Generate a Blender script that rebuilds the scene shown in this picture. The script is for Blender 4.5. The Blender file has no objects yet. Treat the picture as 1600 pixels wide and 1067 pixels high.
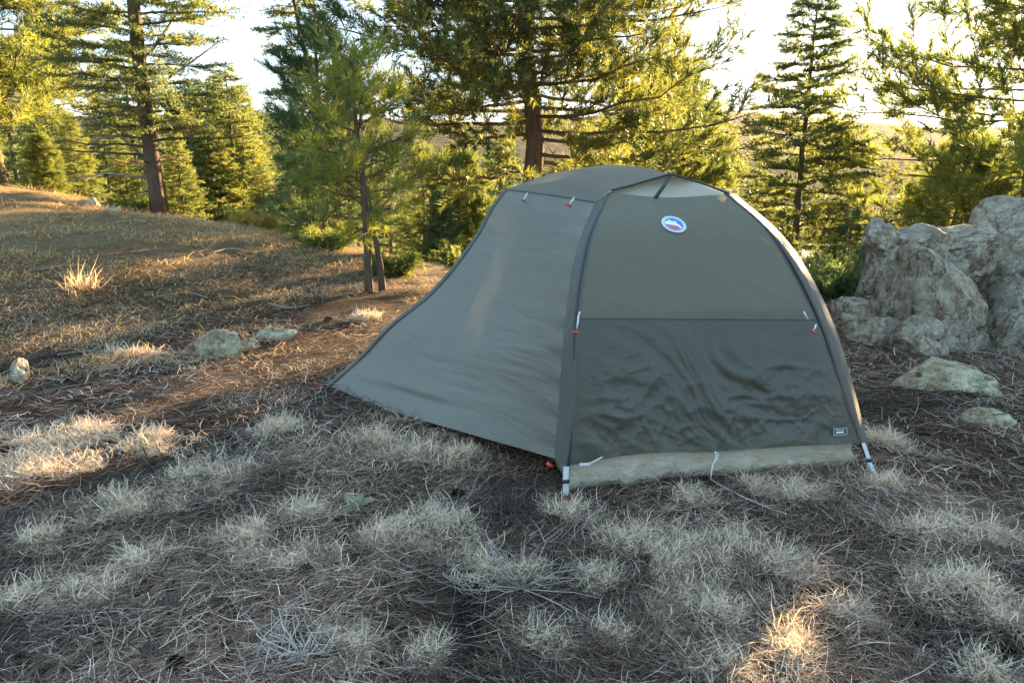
import bpy, math, random
import numpy as np
from mathutils import Vector, Matrix
R = math.radians
rng = np.random.default_rng(7)
random.seed(7)
scene = bpy.context.scene
COL = scene.collection

# ---------------------------------------------------------------- camera
FPX, PITCH, EYE = 1120.0, R(14.7), 1.08          # focal length in photo pixels (1600 wide), tilt down, eye height
cam_d = bpy.data.cameras.new('camera'); cam = bpy.data.objects.new('camera', cam_d); COL.objects.link(cam)
cam.location = (0, 0, EYE); cam.rotation_euler = (R(90) - PITCH, 0, 0)
cam_d.sensor_width = 36; cam_d.lens = FPX / 1600 * 36; cam_d.clip_start = 0.05; cam_d.clip_end = 20000
scene.camera = cam
# ---------------------------------------------------------------- light
SUN_AZ, SUN_EL = R(34.5), R(8.8)
S = Vector((math.sin(SUN_AZ) * math.cos(SUN_EL), math.cos(SUN_AZ) * math.cos(SUN_EL), math.sin(SUN_EL)))
world = bpy.data.worlds.new('World'); scene.world = world; world.use_nodes = True
wn = world.node_tree; bg = wn.nodes['Background']
sky = wn.nodes.new('ShaderNodeTexSky'); sky.sky_type = 'NISHITA'; sky.sun_disc = False
sky.sun_elevation = SUN_EL; sky.sun_rotation = SUN_AZ; sky.altitude = 2400; sky.air_density = 1.0; sky.dust_density = 1.0; sky.ozone_density = 3.0
gm = wn.nodes.new('ShaderNodeGamma'); gm.inputs[1].default_value = .1; wn.links.new(sky.outputs[0], gm.inputs[0])
hs = wn.nodes.new('ShaderNodeHueSaturation'); hs.inputs['Saturation'].default_value = 3.7; wn.links.new(gm.outputs[0], hs.inputs['Color']); wn.links.new(hs.outputs[0], bg.inputs[0]); bg.inputs[1].default_value = 0.15
sun_d = bpy.data.lights.new('sun', 'SUN'); sun = bpy.data.objects.new('sun', sun_d); COL.objects.link(sun)
sun_d.energy = 5.0; sun_d.angle = R(0.6); sun_d.color = (1.0, 0.70, 0.36)
sun.rotation_euler = (-S).to_track_quat('-Z', 'Y').to_euler()
vs = scene.view_settings; vs.view_transform = 'Standard'; vs.look = 'None'; vs.gamma = 1; vs.use_curve_mapping = False
vs.exposure = 3.5
cy = scene.cycles
cy.max_bounces = 6; cy.diffuse_bounces = 3; cy.glossy_bounces = 2; cy.transmission_bounces = 4; cy.volume_bounces = 1; cy.transparent_max_bounces = 8
cy.use_denoising = True; cy.caustics_reflective = False; cy.caustics_refractive = False
cy.sample_clamp_indirect = 6

# ---------------------------------------------------------------- helpers
def ray(px, py):
    u = (px - 800) / FPX; v = (533.5 - py) / FPX
    return np.array([u, v * math.sin(PITCH) + math.cos(PITCH), v * math.cos(PITCH) - math.sin(PITCH)])
ORI = np.array([0, 0, EYE])
def onz(px, py, z=0.0):
    d = ray(px, py); return ORI + d * ((z - EYE) / d[2])
def ony(px, py, Y):
    d = ray(px, py); return ORI + d * (Y / d[1])

def hsh(ix, iy, iz, seed):
    h = (ix.astype(np.int64) * 374761393 + iy.astype(np.int64) * 668265263 + iz.astype(np.int64) * 2147483647 + seed * 974711) & 0xffffffff
    h = ((h ^ (h >> 13)) * 1274126177) & 0xffffffff
    h = ((h ^ (h >> 16)) * 2246822519) & 0xffffffff
    return ((h ^ (h >> 15)) & 0xffffff) / float(0xffffff) * 2 - 1
def vnoise(x, y, z=None, seed=0):
    x = np.asarray(x, float); y = np.asarray(y, float)
    z = np.zeros_like(x) if z is None else np.asarray(z, float)
    ix, iy, iz = np.floor(x), np.floor(y), np.floor(z)
    fx, fy, fz = x - ix, y - iy, z - iz
    fx, fy, fz = [f * f * f * (f * (f * 6 - 15) + 10) for f in (fx, fy, fz)]
    r = 0
    for a in (0, 1):
        for b in (0, 1):
            for c in (0, 1):
                w = (fx if a else 1 - fx) * (fy if b else 1 - fy) * (fz if c else 1 - fz)
                r = r + w * hsh(ix + a, iy + b, iz + c, seed)
    return r
def fbm(x, y, z=None, oct=4, seed=0, gain=.5):
    r = 0; a = 1; f = 1
    for k in range(oct):
        r = r + a * vnoise(np.asarray(x) * f, np.asarray(y) * f, None if z is None else np.asarray(z) * f, seed + k)
        a *= gain; f *= 2.03
    return r
def sstep(a, b, x):
    t = np.clip((x - a) / (b - a), 0, 1); return t * t * (3 - 2 * t)

def mesh_np(name, V, F3=None, F4=None, col=None, smooth=False):
    me = bpy.data.meshes.new(name)
    V = np.ascontiguousarray(V, np.float32)
    n3 = 0 if F3 is None else len(F3); n4 = 0 if F4 is None else len(F4)
    me.vertices.add(len(V)); me.vertices.foreach_set('co', V.ravel())
    me.loops.add(n3 * 3 + n4 * 4); me.polygons.add(n3 + n4)
    li = []
    if n3: li.append(np.asarray(F3, np.int32).ravel())
    if n4: li.append(np.asarray(F4, np.int32).ravel())
    me.loops.foreach_set('vertex_index', np.concatenate(li))
    st = np.concatenate([np.arange(n3) * 3, n3 * 3 + np.arange(n4) * 4]).astype(np.int32)
    me.polygons.foreach_set('loop_start', st)
    if smooth: me.polygons.foreach_set('use_smooth', np.ones(n3 + n4, bool))
    me.update(calc_edges=True)
    if col is not None:
        at = me.attributes.new('col', 'FLOAT_COLOR', 'POINT')
        c = np.ones((len(V), 4), np.float32); c[:, :3] = col
        at.data.foreach_set('color', c.ravel())
    return me
def link(name, me, mat=None, parent=None, label=None, cat=None, group=None, kind=None):
    o = bpy.data.objects.new(name, me); COL.objects.link(o)
    if mat is not None and len(me.materials) == 0: me.materials.append(mat)
    if parent is not None: o.parent = parent
    if label: o['label'] = label
    if cat: o['category'] = cat
    if group: o['group'] = group
    if kind: o['kind'] = kind
    return o
def empty(name, loc, label, cat, group=None):
    o = bpy.data.objects.new(name, None); COL.objects.link(o); o.location = Vector([float(c) for c in loc]); o.empty_display_size = .1
    o['label'] = label; o['category'] = cat
    if group: o['group'] = group
    return o

class MB:                                             # collects verts / tris / quads into one mesh
    def __init__(s): s.V = []; s.T = []; s.Q = []; s.n = 0
    def add(s, V, T=None, Q=None):
        V = np.asarray(V, float)
        if T is not None and len(T): s.T.append(np.asarray(T) + s.n)
        if Q is not None and len(Q): s.Q.append(np.asarray(Q) + s.n)
        s.V.append(V); s.n += len(V)
    def tube(s, pts, rad, sides=8, cap=True):
        pts = np.asarray(pts, float); n = len(pts); rad = np.broadcast_to(np.asarray(rad, float), (n,))
        tan = np.gradient(pts, axis=0); tan /= np.linalg.norm(tan, axis=1)[:, None] + 1e-9
        ref = np.array([0, 0, 1.]) if abs(tan[:, 2]).mean() < .8 else np.array([1., 0, 0])
        a = np.cross(tan, ref); a /= np.linalg.norm(a, axis=1)[:, None] + 1e-9
        b = np.cross(tan, a)
        ang = np.arange(sides) / sides * 2 * np.pi
        V = pts[:, None] + rad[:, None, None] * (np.cos(ang)[None, :, None] * a[:, None] + np.sin(ang)[None, :, None] * b[:, None])
        i = np.arange(n - 1)[:, None] * sides; j = np.arange(sides)[None]; k = (j + 1) % sides
        Q = np.stack([i + j, i + k, i + sides + k, i + sides + j], -1).reshape(-1, 4)
        V = V.reshape(-1, 3); T = []
        if cap:
            V = np.vstack([V, pts[0], pts[-1]]); c0 = n * sides; c1 = c0 + 1; e = (n - 1) * sides
            T = [(c0, (q + 1) % sides, q) for q in range(sides)] + [(c1, e + q, e + (q + 1) % sides) for q in range(sides)]
        s.add(V, T, Q)
    def grid(s, G):
        h, w = G.shape[:2]; i = np.arange(h - 1)[:, None] * w; j = np.arange(w - 1)[None]
        s.add(G.reshape(-1, 3), None, np.stack([i + j, i + j + 1, i + w + j + 1, i + w + j], -1).reshape(-1, 4))
    def box(s, c, hx, hy, hz, M=None):
        v = np.array([[x, y, z] for x in (-hx, hx) for y in (-hy, hy) for z in (-hz, hz)], float)
        if M is not None: v = v @ np.asarray(M).T
        s.add(v + np.asarray(c), None, [(0, 1, 3, 2), (4, 6, 7, 5), (0, 4, 5, 1), (2, 3, 7, 6), (0, 2, 6, 4), (1, 5, 7, 3)])
    def mesh(s, name, col=None, smooth=True):
        return mesh_np(name, np.vstack(s.V), np.vstack(s.T) if s.T else None, np.vstack(s.Q) if s.Q else None, col, smooth)
    def build(s, name, mat, parent=None, smooth=True, **k):
        return link(name, s.mesh(name, None, smooth), mat, parent, **k)

# ---------------------------------------------------------------- materials
def newmat(name):
    m = bpy.data.materials.new(name); m.use_nodes = True; nt = m.node_tree
    return m, nt, nt.nodes, nt.links, nt.nodes['Principled BSDF']
def setp(b, **k):
    for n, v in k.items(): b.inputs[n.replace('_', ' ')].default_value = v
def ramp(nd, stops):
    r = nd.new('ShaderNodeValToRGB'); e = r.color_ramp.elements
    while len(e) < len(stops): e.new(.5)
    for q, (p, c) in zip(e, stops): q.position = p; q.color = (*c, 1)
    return r
def noise(nd, lk, scale, detail=4, rough=.55, coord=None, vec=None):
    n = nd.new('ShaderNodeTexNoise'); n.inputs['Scale'].default_value = scale; n.inputs['Detail'].default_value = detail; n.inputs['Roughness'].default_value = rough
    if vec is not None: lk.new(vec, n.inputs['Vector'])
    return n
def coords(nd, which='Object'):
    return nd.new('ShaderNodeTexCoord').outputs[which]
def mapping(nd, lk, vec, scale=(1, 1, 1), rot=(0, 0, 0), loc=(0, 0, 0)):
    m = nd.new('ShaderNodeMapping'); lk.new(vec, m.inputs[0]); m.inputs['Scale'].default_value = scale; m.inputs['Rotation'].default_value = rot; m.inputs['Location'].default_value = loc
    return m.outputs[0]
def mixc(nd, lk, fac, a, b, mode='MIX'):
    m = nd.new('ShaderNodeMix'); m.data_type = 'RGBA'; m.blend_type = mode
    for sock, val in ((m.inputs[0], fac), (m.inputs[6], a), (m.inputs[7], b)):
        if hasattr(val, 'links'): lk.new(val, sock)
        else: sock.default_value = val if isinstance(val, (int, float)) else (*val, 1)
    return m.outputs[2]
def bump(nd, lk, h, strength, dist, bsdf, prev=None):
    b = nd.new('ShaderNodeBump'); b.inputs['Strength'].default_value = strength; b.inputs['Distance'].default_value = dist
    lk.new(h, b.inputs['Height'])
    if prev is not None: lk.new(prev, b.inputs['Normal'])
    if bsdf is not None: lk.new(b.outputs[0], bsdf.inputs['Normal'])
    return b.outputs[0]

def mat_plain(name, c, rough=.6, metal=0, var=.15, scale=60):
    m, nt, nd, lk, b = newmat(name); setp(b, Roughness=rough, Metallic=metal)
    n = noise(nd, lk, scale, 3, vec=coords(nd))
    lk.new(mixc(nd, lk, n.outputs[0], [q * (1 - var) for q in c], [min(1, q * (1 + var)) for q in c]), b.inputs['Base Color'])
    return m

def mat_attr(name, rough=.7, transl=0.0, tcol=(1, 1, 1), spec=.3):
    m, nt, nd, lk, b = newmat(name); setp(b, Roughness=rough); b.inputs['Specular IOR Level'].default_value = spec
    a = nd.new('ShaderNodeAttribute'); a.attribute_name = 'col'
    lk.new(a.outputs[0], b.inputs['Base Color'])
    if transl:
        t = nd.new('ShaderNodeBsdfTranslucent'); lk.new(mixc(nd, lk, 1.0, a.outputs[0], tcol, 'MULTIPLY'), t.inputs[0])
        x = nd.new('ShaderNodeMixShader'); x.inputs[0].default_value = transl
        lk.new(b.outputs[0], x.inputs[1]); lk.new(t.outputs[0], x.inputs[2]); lk.new(x.outputs[0], nd['Material Output'].inputs[0])
    return m

def mat_ground():
    m, nt, nd, lk, b = newmat('duff_soil'); setp(b, Roughness=.95); b.inputs['Specular IOR Level'].default_value = .1
    co = coords(nd)
    n1 = noise(nd, lk, 2.2, 6, .6, vec=co); n2 = noise(nd, lk, 38, 6, .7, vec=co); n3 = noise(nd, lk, .35, 3, .5, vec=co)
    c = ramp(nd, [(.30, (.014, .009, .007)), (.48, (.04, .026, .018)), (.6, (.075, .047, .031)), (.78, (.16, .105, .07))]); lk.new(n2.outputs[0], c.inputs[0])
    big = ramp(nd, [(.38, (.45, .42, .42)), (.6, (1, 1, 1))]); lk.new(n1.outputs[0], big.inputs[0])
    c1 = mixc(nd, lk, 1.0, c.outputs[0], big.outputs[0], 'MULTIPLY')
    # dry straw sward on the slope to the left and everything far away
    sep = nd.new('ShaderNodeSeparateXYZ'); lk.new(co, sep.inputs[0])
    ln = nd.new('ShaderNodeVectorMath'); ln.operation = 'LENGTH'; lk.new(co, ln.inputs[0])
    mr = nd.new('ShaderNodeMapRange'); mr.inputs[1].default_value = 4.5; mr.inputs[2].default_value = 8.5; lk.new(ln.outputs['Value'], mr.inputs[0])
    straw = ramp(nd, [(.3, (.09, .06, .03)), (.5, (.2, .14, .07)), (.7, (.34, .25, .13))]); lk.new(n2.outputs[0], straw.inputs[0])
    c2 = mixc(nd, lk, mr.outputs[0], c1, straw.outputs[0])
    mr2 = nd.new('ShaderNodeMapRange'); mr2.inputs[1].default_value = 20; mr2.inputs[2].default_value = 45; lk.new(ln.outputs['Value'], mr2.inputs[0])
    c3 = mixc(nd, lk, mr2.outputs[0], c2, (.05, .055, .03))
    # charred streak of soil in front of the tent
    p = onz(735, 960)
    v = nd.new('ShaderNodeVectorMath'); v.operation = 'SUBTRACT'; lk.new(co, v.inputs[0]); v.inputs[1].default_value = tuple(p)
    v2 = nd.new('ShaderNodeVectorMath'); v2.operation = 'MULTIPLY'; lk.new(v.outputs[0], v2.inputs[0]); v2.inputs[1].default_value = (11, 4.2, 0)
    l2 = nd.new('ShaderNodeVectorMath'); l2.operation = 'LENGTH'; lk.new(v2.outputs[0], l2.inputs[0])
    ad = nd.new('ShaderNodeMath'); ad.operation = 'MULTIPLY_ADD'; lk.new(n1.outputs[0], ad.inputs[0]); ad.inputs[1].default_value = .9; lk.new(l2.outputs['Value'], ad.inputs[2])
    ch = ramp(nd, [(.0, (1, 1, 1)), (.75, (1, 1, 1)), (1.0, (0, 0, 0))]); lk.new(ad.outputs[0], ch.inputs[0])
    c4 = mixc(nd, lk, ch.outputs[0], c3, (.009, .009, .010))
    lk.new(c4, b.inputs['Base Color'])
    h = bump(nd, lk, n2.outputs[0], .8, .02, None); bump(nd, lk, n1.outputs[0], .4, .05, b, h)
    return m

def mat_rock(name='lichen_rock', tint=(1.0, .96, .89)):
    m, nt, nd, lk, b = newmat(name); setp(b, Roughness=.93); b.inputs['Specular IOR Level'].default_value = .2
    co = coords(nd)
    n1 = noise(nd, lk, 5, 6, .65, vec=co); n2 = noise(nd, lk, 34, 6, .75, vec=co); n3 = noise(nd, lk, 13, 5, .7, vec=co); n4 = noise(nd, lk, 110, 3, .6, vec=co)
    base = ramp(nd, [(.3, (.26, .22, .175)), (.5, (.46, .41, .34)), (.72, (.60, .54, .45))]); lk.new(n2.outputs[0], base.inputs[0])
    br = ramp(nd, [(.38, (.66, .54, .45)), (.52, (1, 1, 1))]); lk.new(n1.outputs[0], br.inputs[0])
    c = mixc(nd, lk, 1.0, base.outputs[0], br.outputs[0], 'MULTIPLY')
    lm = ramp(nd, [(.47, (0, 0, 0)), (.56, (1, 1, 1))]); lk.new(n3.outputs[0], lm.inputs[0])
    lf = ramp(nd, [(.4, (.25, .25, .25)), (.6, (.9, .9, .9))]); lk.new(n2.outputs[0], lf.inputs[0])
    mm = nd.new('ShaderNodeMath'); mm.operation = 'MULTIPLY'; lk.new(lm.outputs[0], mm.inputs[0]); lk.new(lf.outputs[0], mm.inputs[1])
    c = mixc(nd, lk, mm.outputs[0], c, (.68, .66, .53))
    dk = ramp(nd, [(.60, (0, 0, 0)), (.68, (1, 1, 1))]); lk.new(n4.outputs[0], dk.inputs[0])
    c = mixc(nd, lk, dk.outputs[0], c, (.11, .095, .08))
    wv = nd.new('ShaderNodeVectorMath'); wv.operation = 'MULTIPLY_ADD'; lk.new(n1.outputs['Color'], wv.inputs[0]); wv.inputs[1].default_value = (.45, .45, .45); lk.new(co, wv.inputs[2])
    vo = nd.new('ShaderNodeTexVoronoi'); vo.feature = 'DISTANCE_TO_EDGE'; vo.inputs['Scale'].default_value = 2.4; lk.new(wv.outputs[0], vo.inputs['Vector'])
    ck = ramp(nd, [(.0, (0, 0, 0)), (.02, (1, 1, 1))]); lk.new(vo.outputs['Distance'], ck.inputs[0])
    c = mixc(nd, lk, ck.outputs[0], mixc(nd, lk, .5, c, (.09, .075, .06)), c)
    c = mixc(nd, lk, 1.0, c, tint, 'MULTIPLY')
    lk.new(c, b.inputs['Base Color'])
    h = bump(nd, lk, n3.outputs[0], .9, .06, None); h = bump(nd, lk, n2.outputs[0], 1.0, .035, None, h); h = bump(nd, lk, n4.outputs[0], .8, .012, None, h); bump(nd, lk, ck.outputs[0], .9, .05, b, h)
    return m

def mat_bark(name, c0=(.07, .05, .04), c1=(.26, .17, .11)):
    m, nt, nd, lk, b = newmat(name); setp(b, Roughness=.95); b.inputs['Specular IOR Level'].default_value = .1
    co = coords(nd); v = mapping(nd, lk, co, (1, 1, .22))
    n1 = noise(nd, lk, 30, 6, .7, vec=v); n2 = noise(nd, lk, 6, 3, .5, vec=co)
    c = ramp(nd, [(.35, c0), (.62, c1)]); lk.new(n1.outputs[0], c.inputs[0])
    lk.new(mixc(nd, lk, n2.outputs[0], c.outputs[0], [q * .9 for q in c1]), b.inputs['Base Color'])
    bump(nd, lk, n1.outputs[0], 1.0, .03, b)
    return m

def mat_fabric(name, c, transl, rough=.42, wr=(14, 14, 14), wstr=.25, wdist=.01, tcol=None, fine=True):
    m, nt, nd, lk, b = newmat(name); setp(b, Roughness=rough); b.inputs['Specular IOR Level'].default_value = .45
    b.inputs['Sheen Weight'].default_value = .15
    co = coords(nd)
    nbig = noise(nd, lk, 2.5, 3, .5, vec=co)
    colr = mixc(nd, lk, nbig.outputs[0], [q * .88 for q in c], [q * 1.12 for q in c])
    lk.new(colr, b.inputs['Base Color'])
    n1 = noise(nd, lk, 1.0, 5, .6, vec=mapping(nd, lk, co, wr))
    h = bump(nd, lk, n1.outputs[0], wstr, wdist, b)
    if fine:
        n2 = noise(nd, lk, 1.0, 2, .5, vec=mapping(nd, lk, co, tuple(4 * q for q in wr)))
        h = bump(nd, lk, n2.outputs[0], .12, .003, b, h)
    t = nd.new('ShaderNodeBsdfTranslucent'); t.inputs[0].default_value = (*(tcol or (.46, .47, .37)), 1); lk.new(h, t.inputs['Normal'])
    x = nd.new('ShaderNodeMixShader'); x.inputs[0].default_value = transl
    lk.new(b.outputs[0], x.inputs[1]); lk.new(t.outputs[0], x.inputs[2]); lk.new(x.outputs[0], nd['Material Output'].inputs[0])
    return m

M_GROUND = mat_ground(); M_ROCK = mat_rock(); M_PALEROCK = mat_rock('pale_lichen_rock', (1.22, 1.2, 1.0))
M_BARK = mat_bark('pine_bark', (.05, .04, .032), (.17, .125, .09)); M_BARKD = mat_bark('fir_bark', (.04, .033, .028), (.15, .115, .085)); M_DEADWOOD = mat_bark('dead_grey_wood', (.14, .12, .1), (.42, .37, .31))
M_NEEDLE = mat_attr('pine_needles', .5, .46, (1.5, 1.45, .95)); M_LITTER = mat_attr('dry_litter', .75, .15); M_GRASS = mat_attr('dry_grass_blades', .7, .3, (1.2, 1.05, .8))
M_CONE = mat_plain('cone_scales', (.13, .092, .07), .8, var=.5, scale=40)
M_STICK = mat_bark('weathered_twig', (.12, .10, .085), (.38, .33, .27))
FLY = (.125, .125, .10)
M_FLYV = mat_fabric('fly_vestibule', FLY, .01, .45, (3, 3, 26), .32, .014)
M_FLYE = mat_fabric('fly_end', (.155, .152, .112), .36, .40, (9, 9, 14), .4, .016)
M_FLYR = mat_fabric('fly_roof', FLY, .26, .38, (5, 5, 5), .10, .008)
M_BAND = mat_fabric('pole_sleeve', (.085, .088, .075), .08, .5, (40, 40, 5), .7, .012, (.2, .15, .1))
M_BANDD = mat_fabric('shaded_sleeve', (.045, .042, .036), .12, .55, (40, 40, 5), .6, .01, (.3, .2, .12))  # darker copy of the pole sleeve cloth, shade put into the colour
M_FLYL = mat_fabric('fly_lower_dimmed', (.092, .092, .072), .22, .38, (9, 9, 14), .45, .016)  # fly colour darkened to stand for light the inner wall blocks behind it
M_TUB = mat_fabric('tub_floor_fabric', (.50, .45, .35), .1, .35, (9, 9, 12), .9, .03)
M_INNER = mat_fabric('inner_wall_fabric', (.035, .042, .045), .05, .6, (6, 6, 6), .2, .01)
M_MESHV = mat_fabric('vent_mesh', (.92, .90, .76), .6, .6, (6, 6, 6), .1, .005)  # near-white colour stands in for the sky-lit fly glowing behind the mesh
M_DARK = mat_plain('dark_trim', (.025, .028, .032), .5); M_RED = mat_plain('red_anodised', (.55, .06, .045), .4)
M_WHITE = mat_plain('pale_webbing', (.62, .66, .68), .55); M_CORD = mat_plain('guy_cord', (.55, .56, .55), .6)
M_BLUE = mat_plain('patch_blue', (.07, .22, .55), .6); M_PWHITE = mat_plain('patch_white', (.75, .78, .8), .6); M_PRED = mat_plain('patch_red', (.50, .14, .17), .6); M_PSKY = mat_plain('patch_pale_blue', (.4, .58, .85), .6)

# ---------------------------------------------------------------- terrain
def terrain(x, y, micro=True):
    x = np.asarray(x, float); y = np.asarray(y, float); r = np.hypot(x, y)
    s = np.maximum((x + .65) * .75 + (y - 7.2) * .66, (x + .65) * .464 + (y - 7.2) * .886)
    s = s - 1.3 * sstep(.6, 2.6, x)
    sp = np.log1p(np.exp(np.clip(s / .5, -40, 40))) * .5; sp = np.where(s > 30, s, sp)
    z = -75 * (1 - np.exp(-.30 * sp / 75))
    z = z + .104 * np.clip(-x - .55, 0, 12) * sstep(3.2, 7.5, y) * (1 - sstep(16, 40, y))
    z = z + 6 * sstep(6, 80, -s)
    z = z + .10 * fbm(x * .32, y * .32, seed=3, oct=2) * sstep(3.5, 7, r) * (1 - sstep(200, 400, r))
    if micro:
        z = z + .016 * fbm(x * 3.1, y * 3.1, seed=11, oct=3) * (1 - sstep(30, 60, r))
    return z
def tz(x, y): return float(terrain(np.array([x]), np.array([y]))[0])
def ground_at(px, py):                                  # where the sight line meets the ground
    d = ray(px, py); t = np.linspace(.8, 40, 8000); P = ORI + d * t[:, None]
    k = np.argmax(P[:, 2] < terrain(P[:, 0], P[:, 1])); return P[k]

na, nr = 420, 270
rad = .25 * (3400 / .25) ** (np.arange(nr) / (nr - 1))
ang = np.arange(na) / na * 2 * np.pi
X = rad[:, None] * np.sin(ang)[None]; Y = rad[:, None] * np.cos(ang)[None]
G = np.stack([X, Y, terrain(X, Y)], -1)
V = np.vstack([G.reshape(-1, 3), [[0, 0, tz(0, 0)]]])
i = np.arange(nr - 1)[:, None] * na; j = np.arange(na)[None]; k2 = (j + 1) % na
Q = np.stack([i + j, i + na + j, i + na + k2, i + k2], -1).reshape(-1, 4)
T = np.stack([np.full(na, nr * na), np.arange(na), (np.arange(na) + 1) % na], -1)[:, [0, 2, 1]]
link('ground', mesh_np('ground', V, T, Q, None, True), M_GROUND, kind='structure')

# far wooded hills across the valley
def mat_hill():
    m, nt, nd, lk, b = newmat('wooded_hill'); setp(b, Roughness=1.0); b.inputs['Specular IOR Level'].default_value = 0
    n = noise(nd, lk, .035, 10, .8, vec=coords(nd)); c = ramp(nd, [(.42, (.012, .018, .010)), (.6, (.085, .078, .042))]); lk.new(n.outputs[0], c.inputs[0])
    lk.new(c.outputs[0], b.inputs['Base Color']); return m
def hills(name, r0, r1, peak, seed):
    na, nr = 720, 40; a = np.arange(na) / na * 2 * np.pi
    el = np.interp(np.degrees((a + np.pi) % (2 * np.pi) - np.pi), peak[0], peak[1]) + .16 * fbm(np.sin(a) * 9, np.cos(a) * 9, seed=seed, oct=5, gain=.55)
    t = np.linspace(0, 1, nr)[:, None]; rr = r0 + (r1 - r0) * t
    prof = np.where(t < .6, sstep(0, .62, t), 1 - .5 * sstep(.6, 1, t))
    X = rr * np.sin(a); Y = rr * np.cos(a)
    top = (r0 + .6 * (r1 - r0)) * np.tan(np.radians(el))[None] + 80
    Z = -78 + top * prof * (1 + .10 * fbm(X / 260, Y / 260, seed=seed + 5, oct=3) * (1 - t))
    G = np.stack([X, Y, Z], -1); V = G.reshape(-1, 3)
    i = np.arange(nr - 1)[:, None] * na; j = np.arange(na)[None]; k = (j + 1) % na
    link(name, mesh_np(name, V, None, np.stack([i + j, i + na + j, i + na + k, i + k], -1).reshape(-1, 4), None, True), M_HILL, kind='structure')
M_HILL = mat_hill()
hills('hills', 1300, 2900, ([-180, -40, -19, -10, 0, 5, 10, 14, 17.5, 24, 29, 36, 60, 180], [1.6, 2.2, 2.8, 2.3, 2.2, 2.5, 3.1, 2.9, 2.75, 2.15, 1.65, 1.5, 1.6, 1.6]), 21)
hills('hills', 650, 1250, ([-180, -30, -10, 5, 15, 25, 36, 60, 180], [.6, .9, .5, -.2, -.5, -.6, .1, .5, .6]), 31)

# ---------------------------------------------------------------- trees
def needle_mesh(P0, D, L, n, nl, w, ang, cols, rg, lift=0.):
    """n needles round every twig: one thin triangle each."""
    N = len(P0); s = rg.random((N, n)) ** .8
    base = P0[:, None] + D[:, None] * (L[:, None] * s)[..., None]
    ph = rg.random((N, n)) * 2 * np.pi; al = ang * (.6 + .7 * rg.random((N, n)))
    ref = np.where(np.abs(D[:, 2:3]) < .85, np.array([[0, 0, 1.]]), np.array([[1., 0, 0]]))
    a = np.cross(D, ref); a /= np.linalg.norm(a, axis=1)[:, None] + 1e-9; b = np.cross(a, D)
    rad = np.cos(ph)[..., None] * a[:, None] + np.sin(ph)[..., None] * b[:, None]
    dr = np.cos(al)[..., None] * D[:, None] + np.sin(al)[..., None] * rad; dr[..., 2] += lift
    ln = nl * (.7 + .5 * rg.random((N, n)))
    side = np.cross(dr, rg.normal(size=(N, n, 3))); side /= np.linalg.norm(side, axis=-1)[..., None] + 1e-9
    tip = base + dr * ln[..., None]
    V = np.stack([base - side * w * .5, base + side * w * .5, tip], 2).reshape(-1, 3)
    F = np.arange(len(V)).reshape(-1, 3)
    c = cols[:, None, None] * (.82 + .36 * rg.random((N, n, 1, 1)))
    c = np.broadcast_to(c * 1.9, (N, n, 3, 3)).reshape(-1, 3)
    return V, F, c

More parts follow.
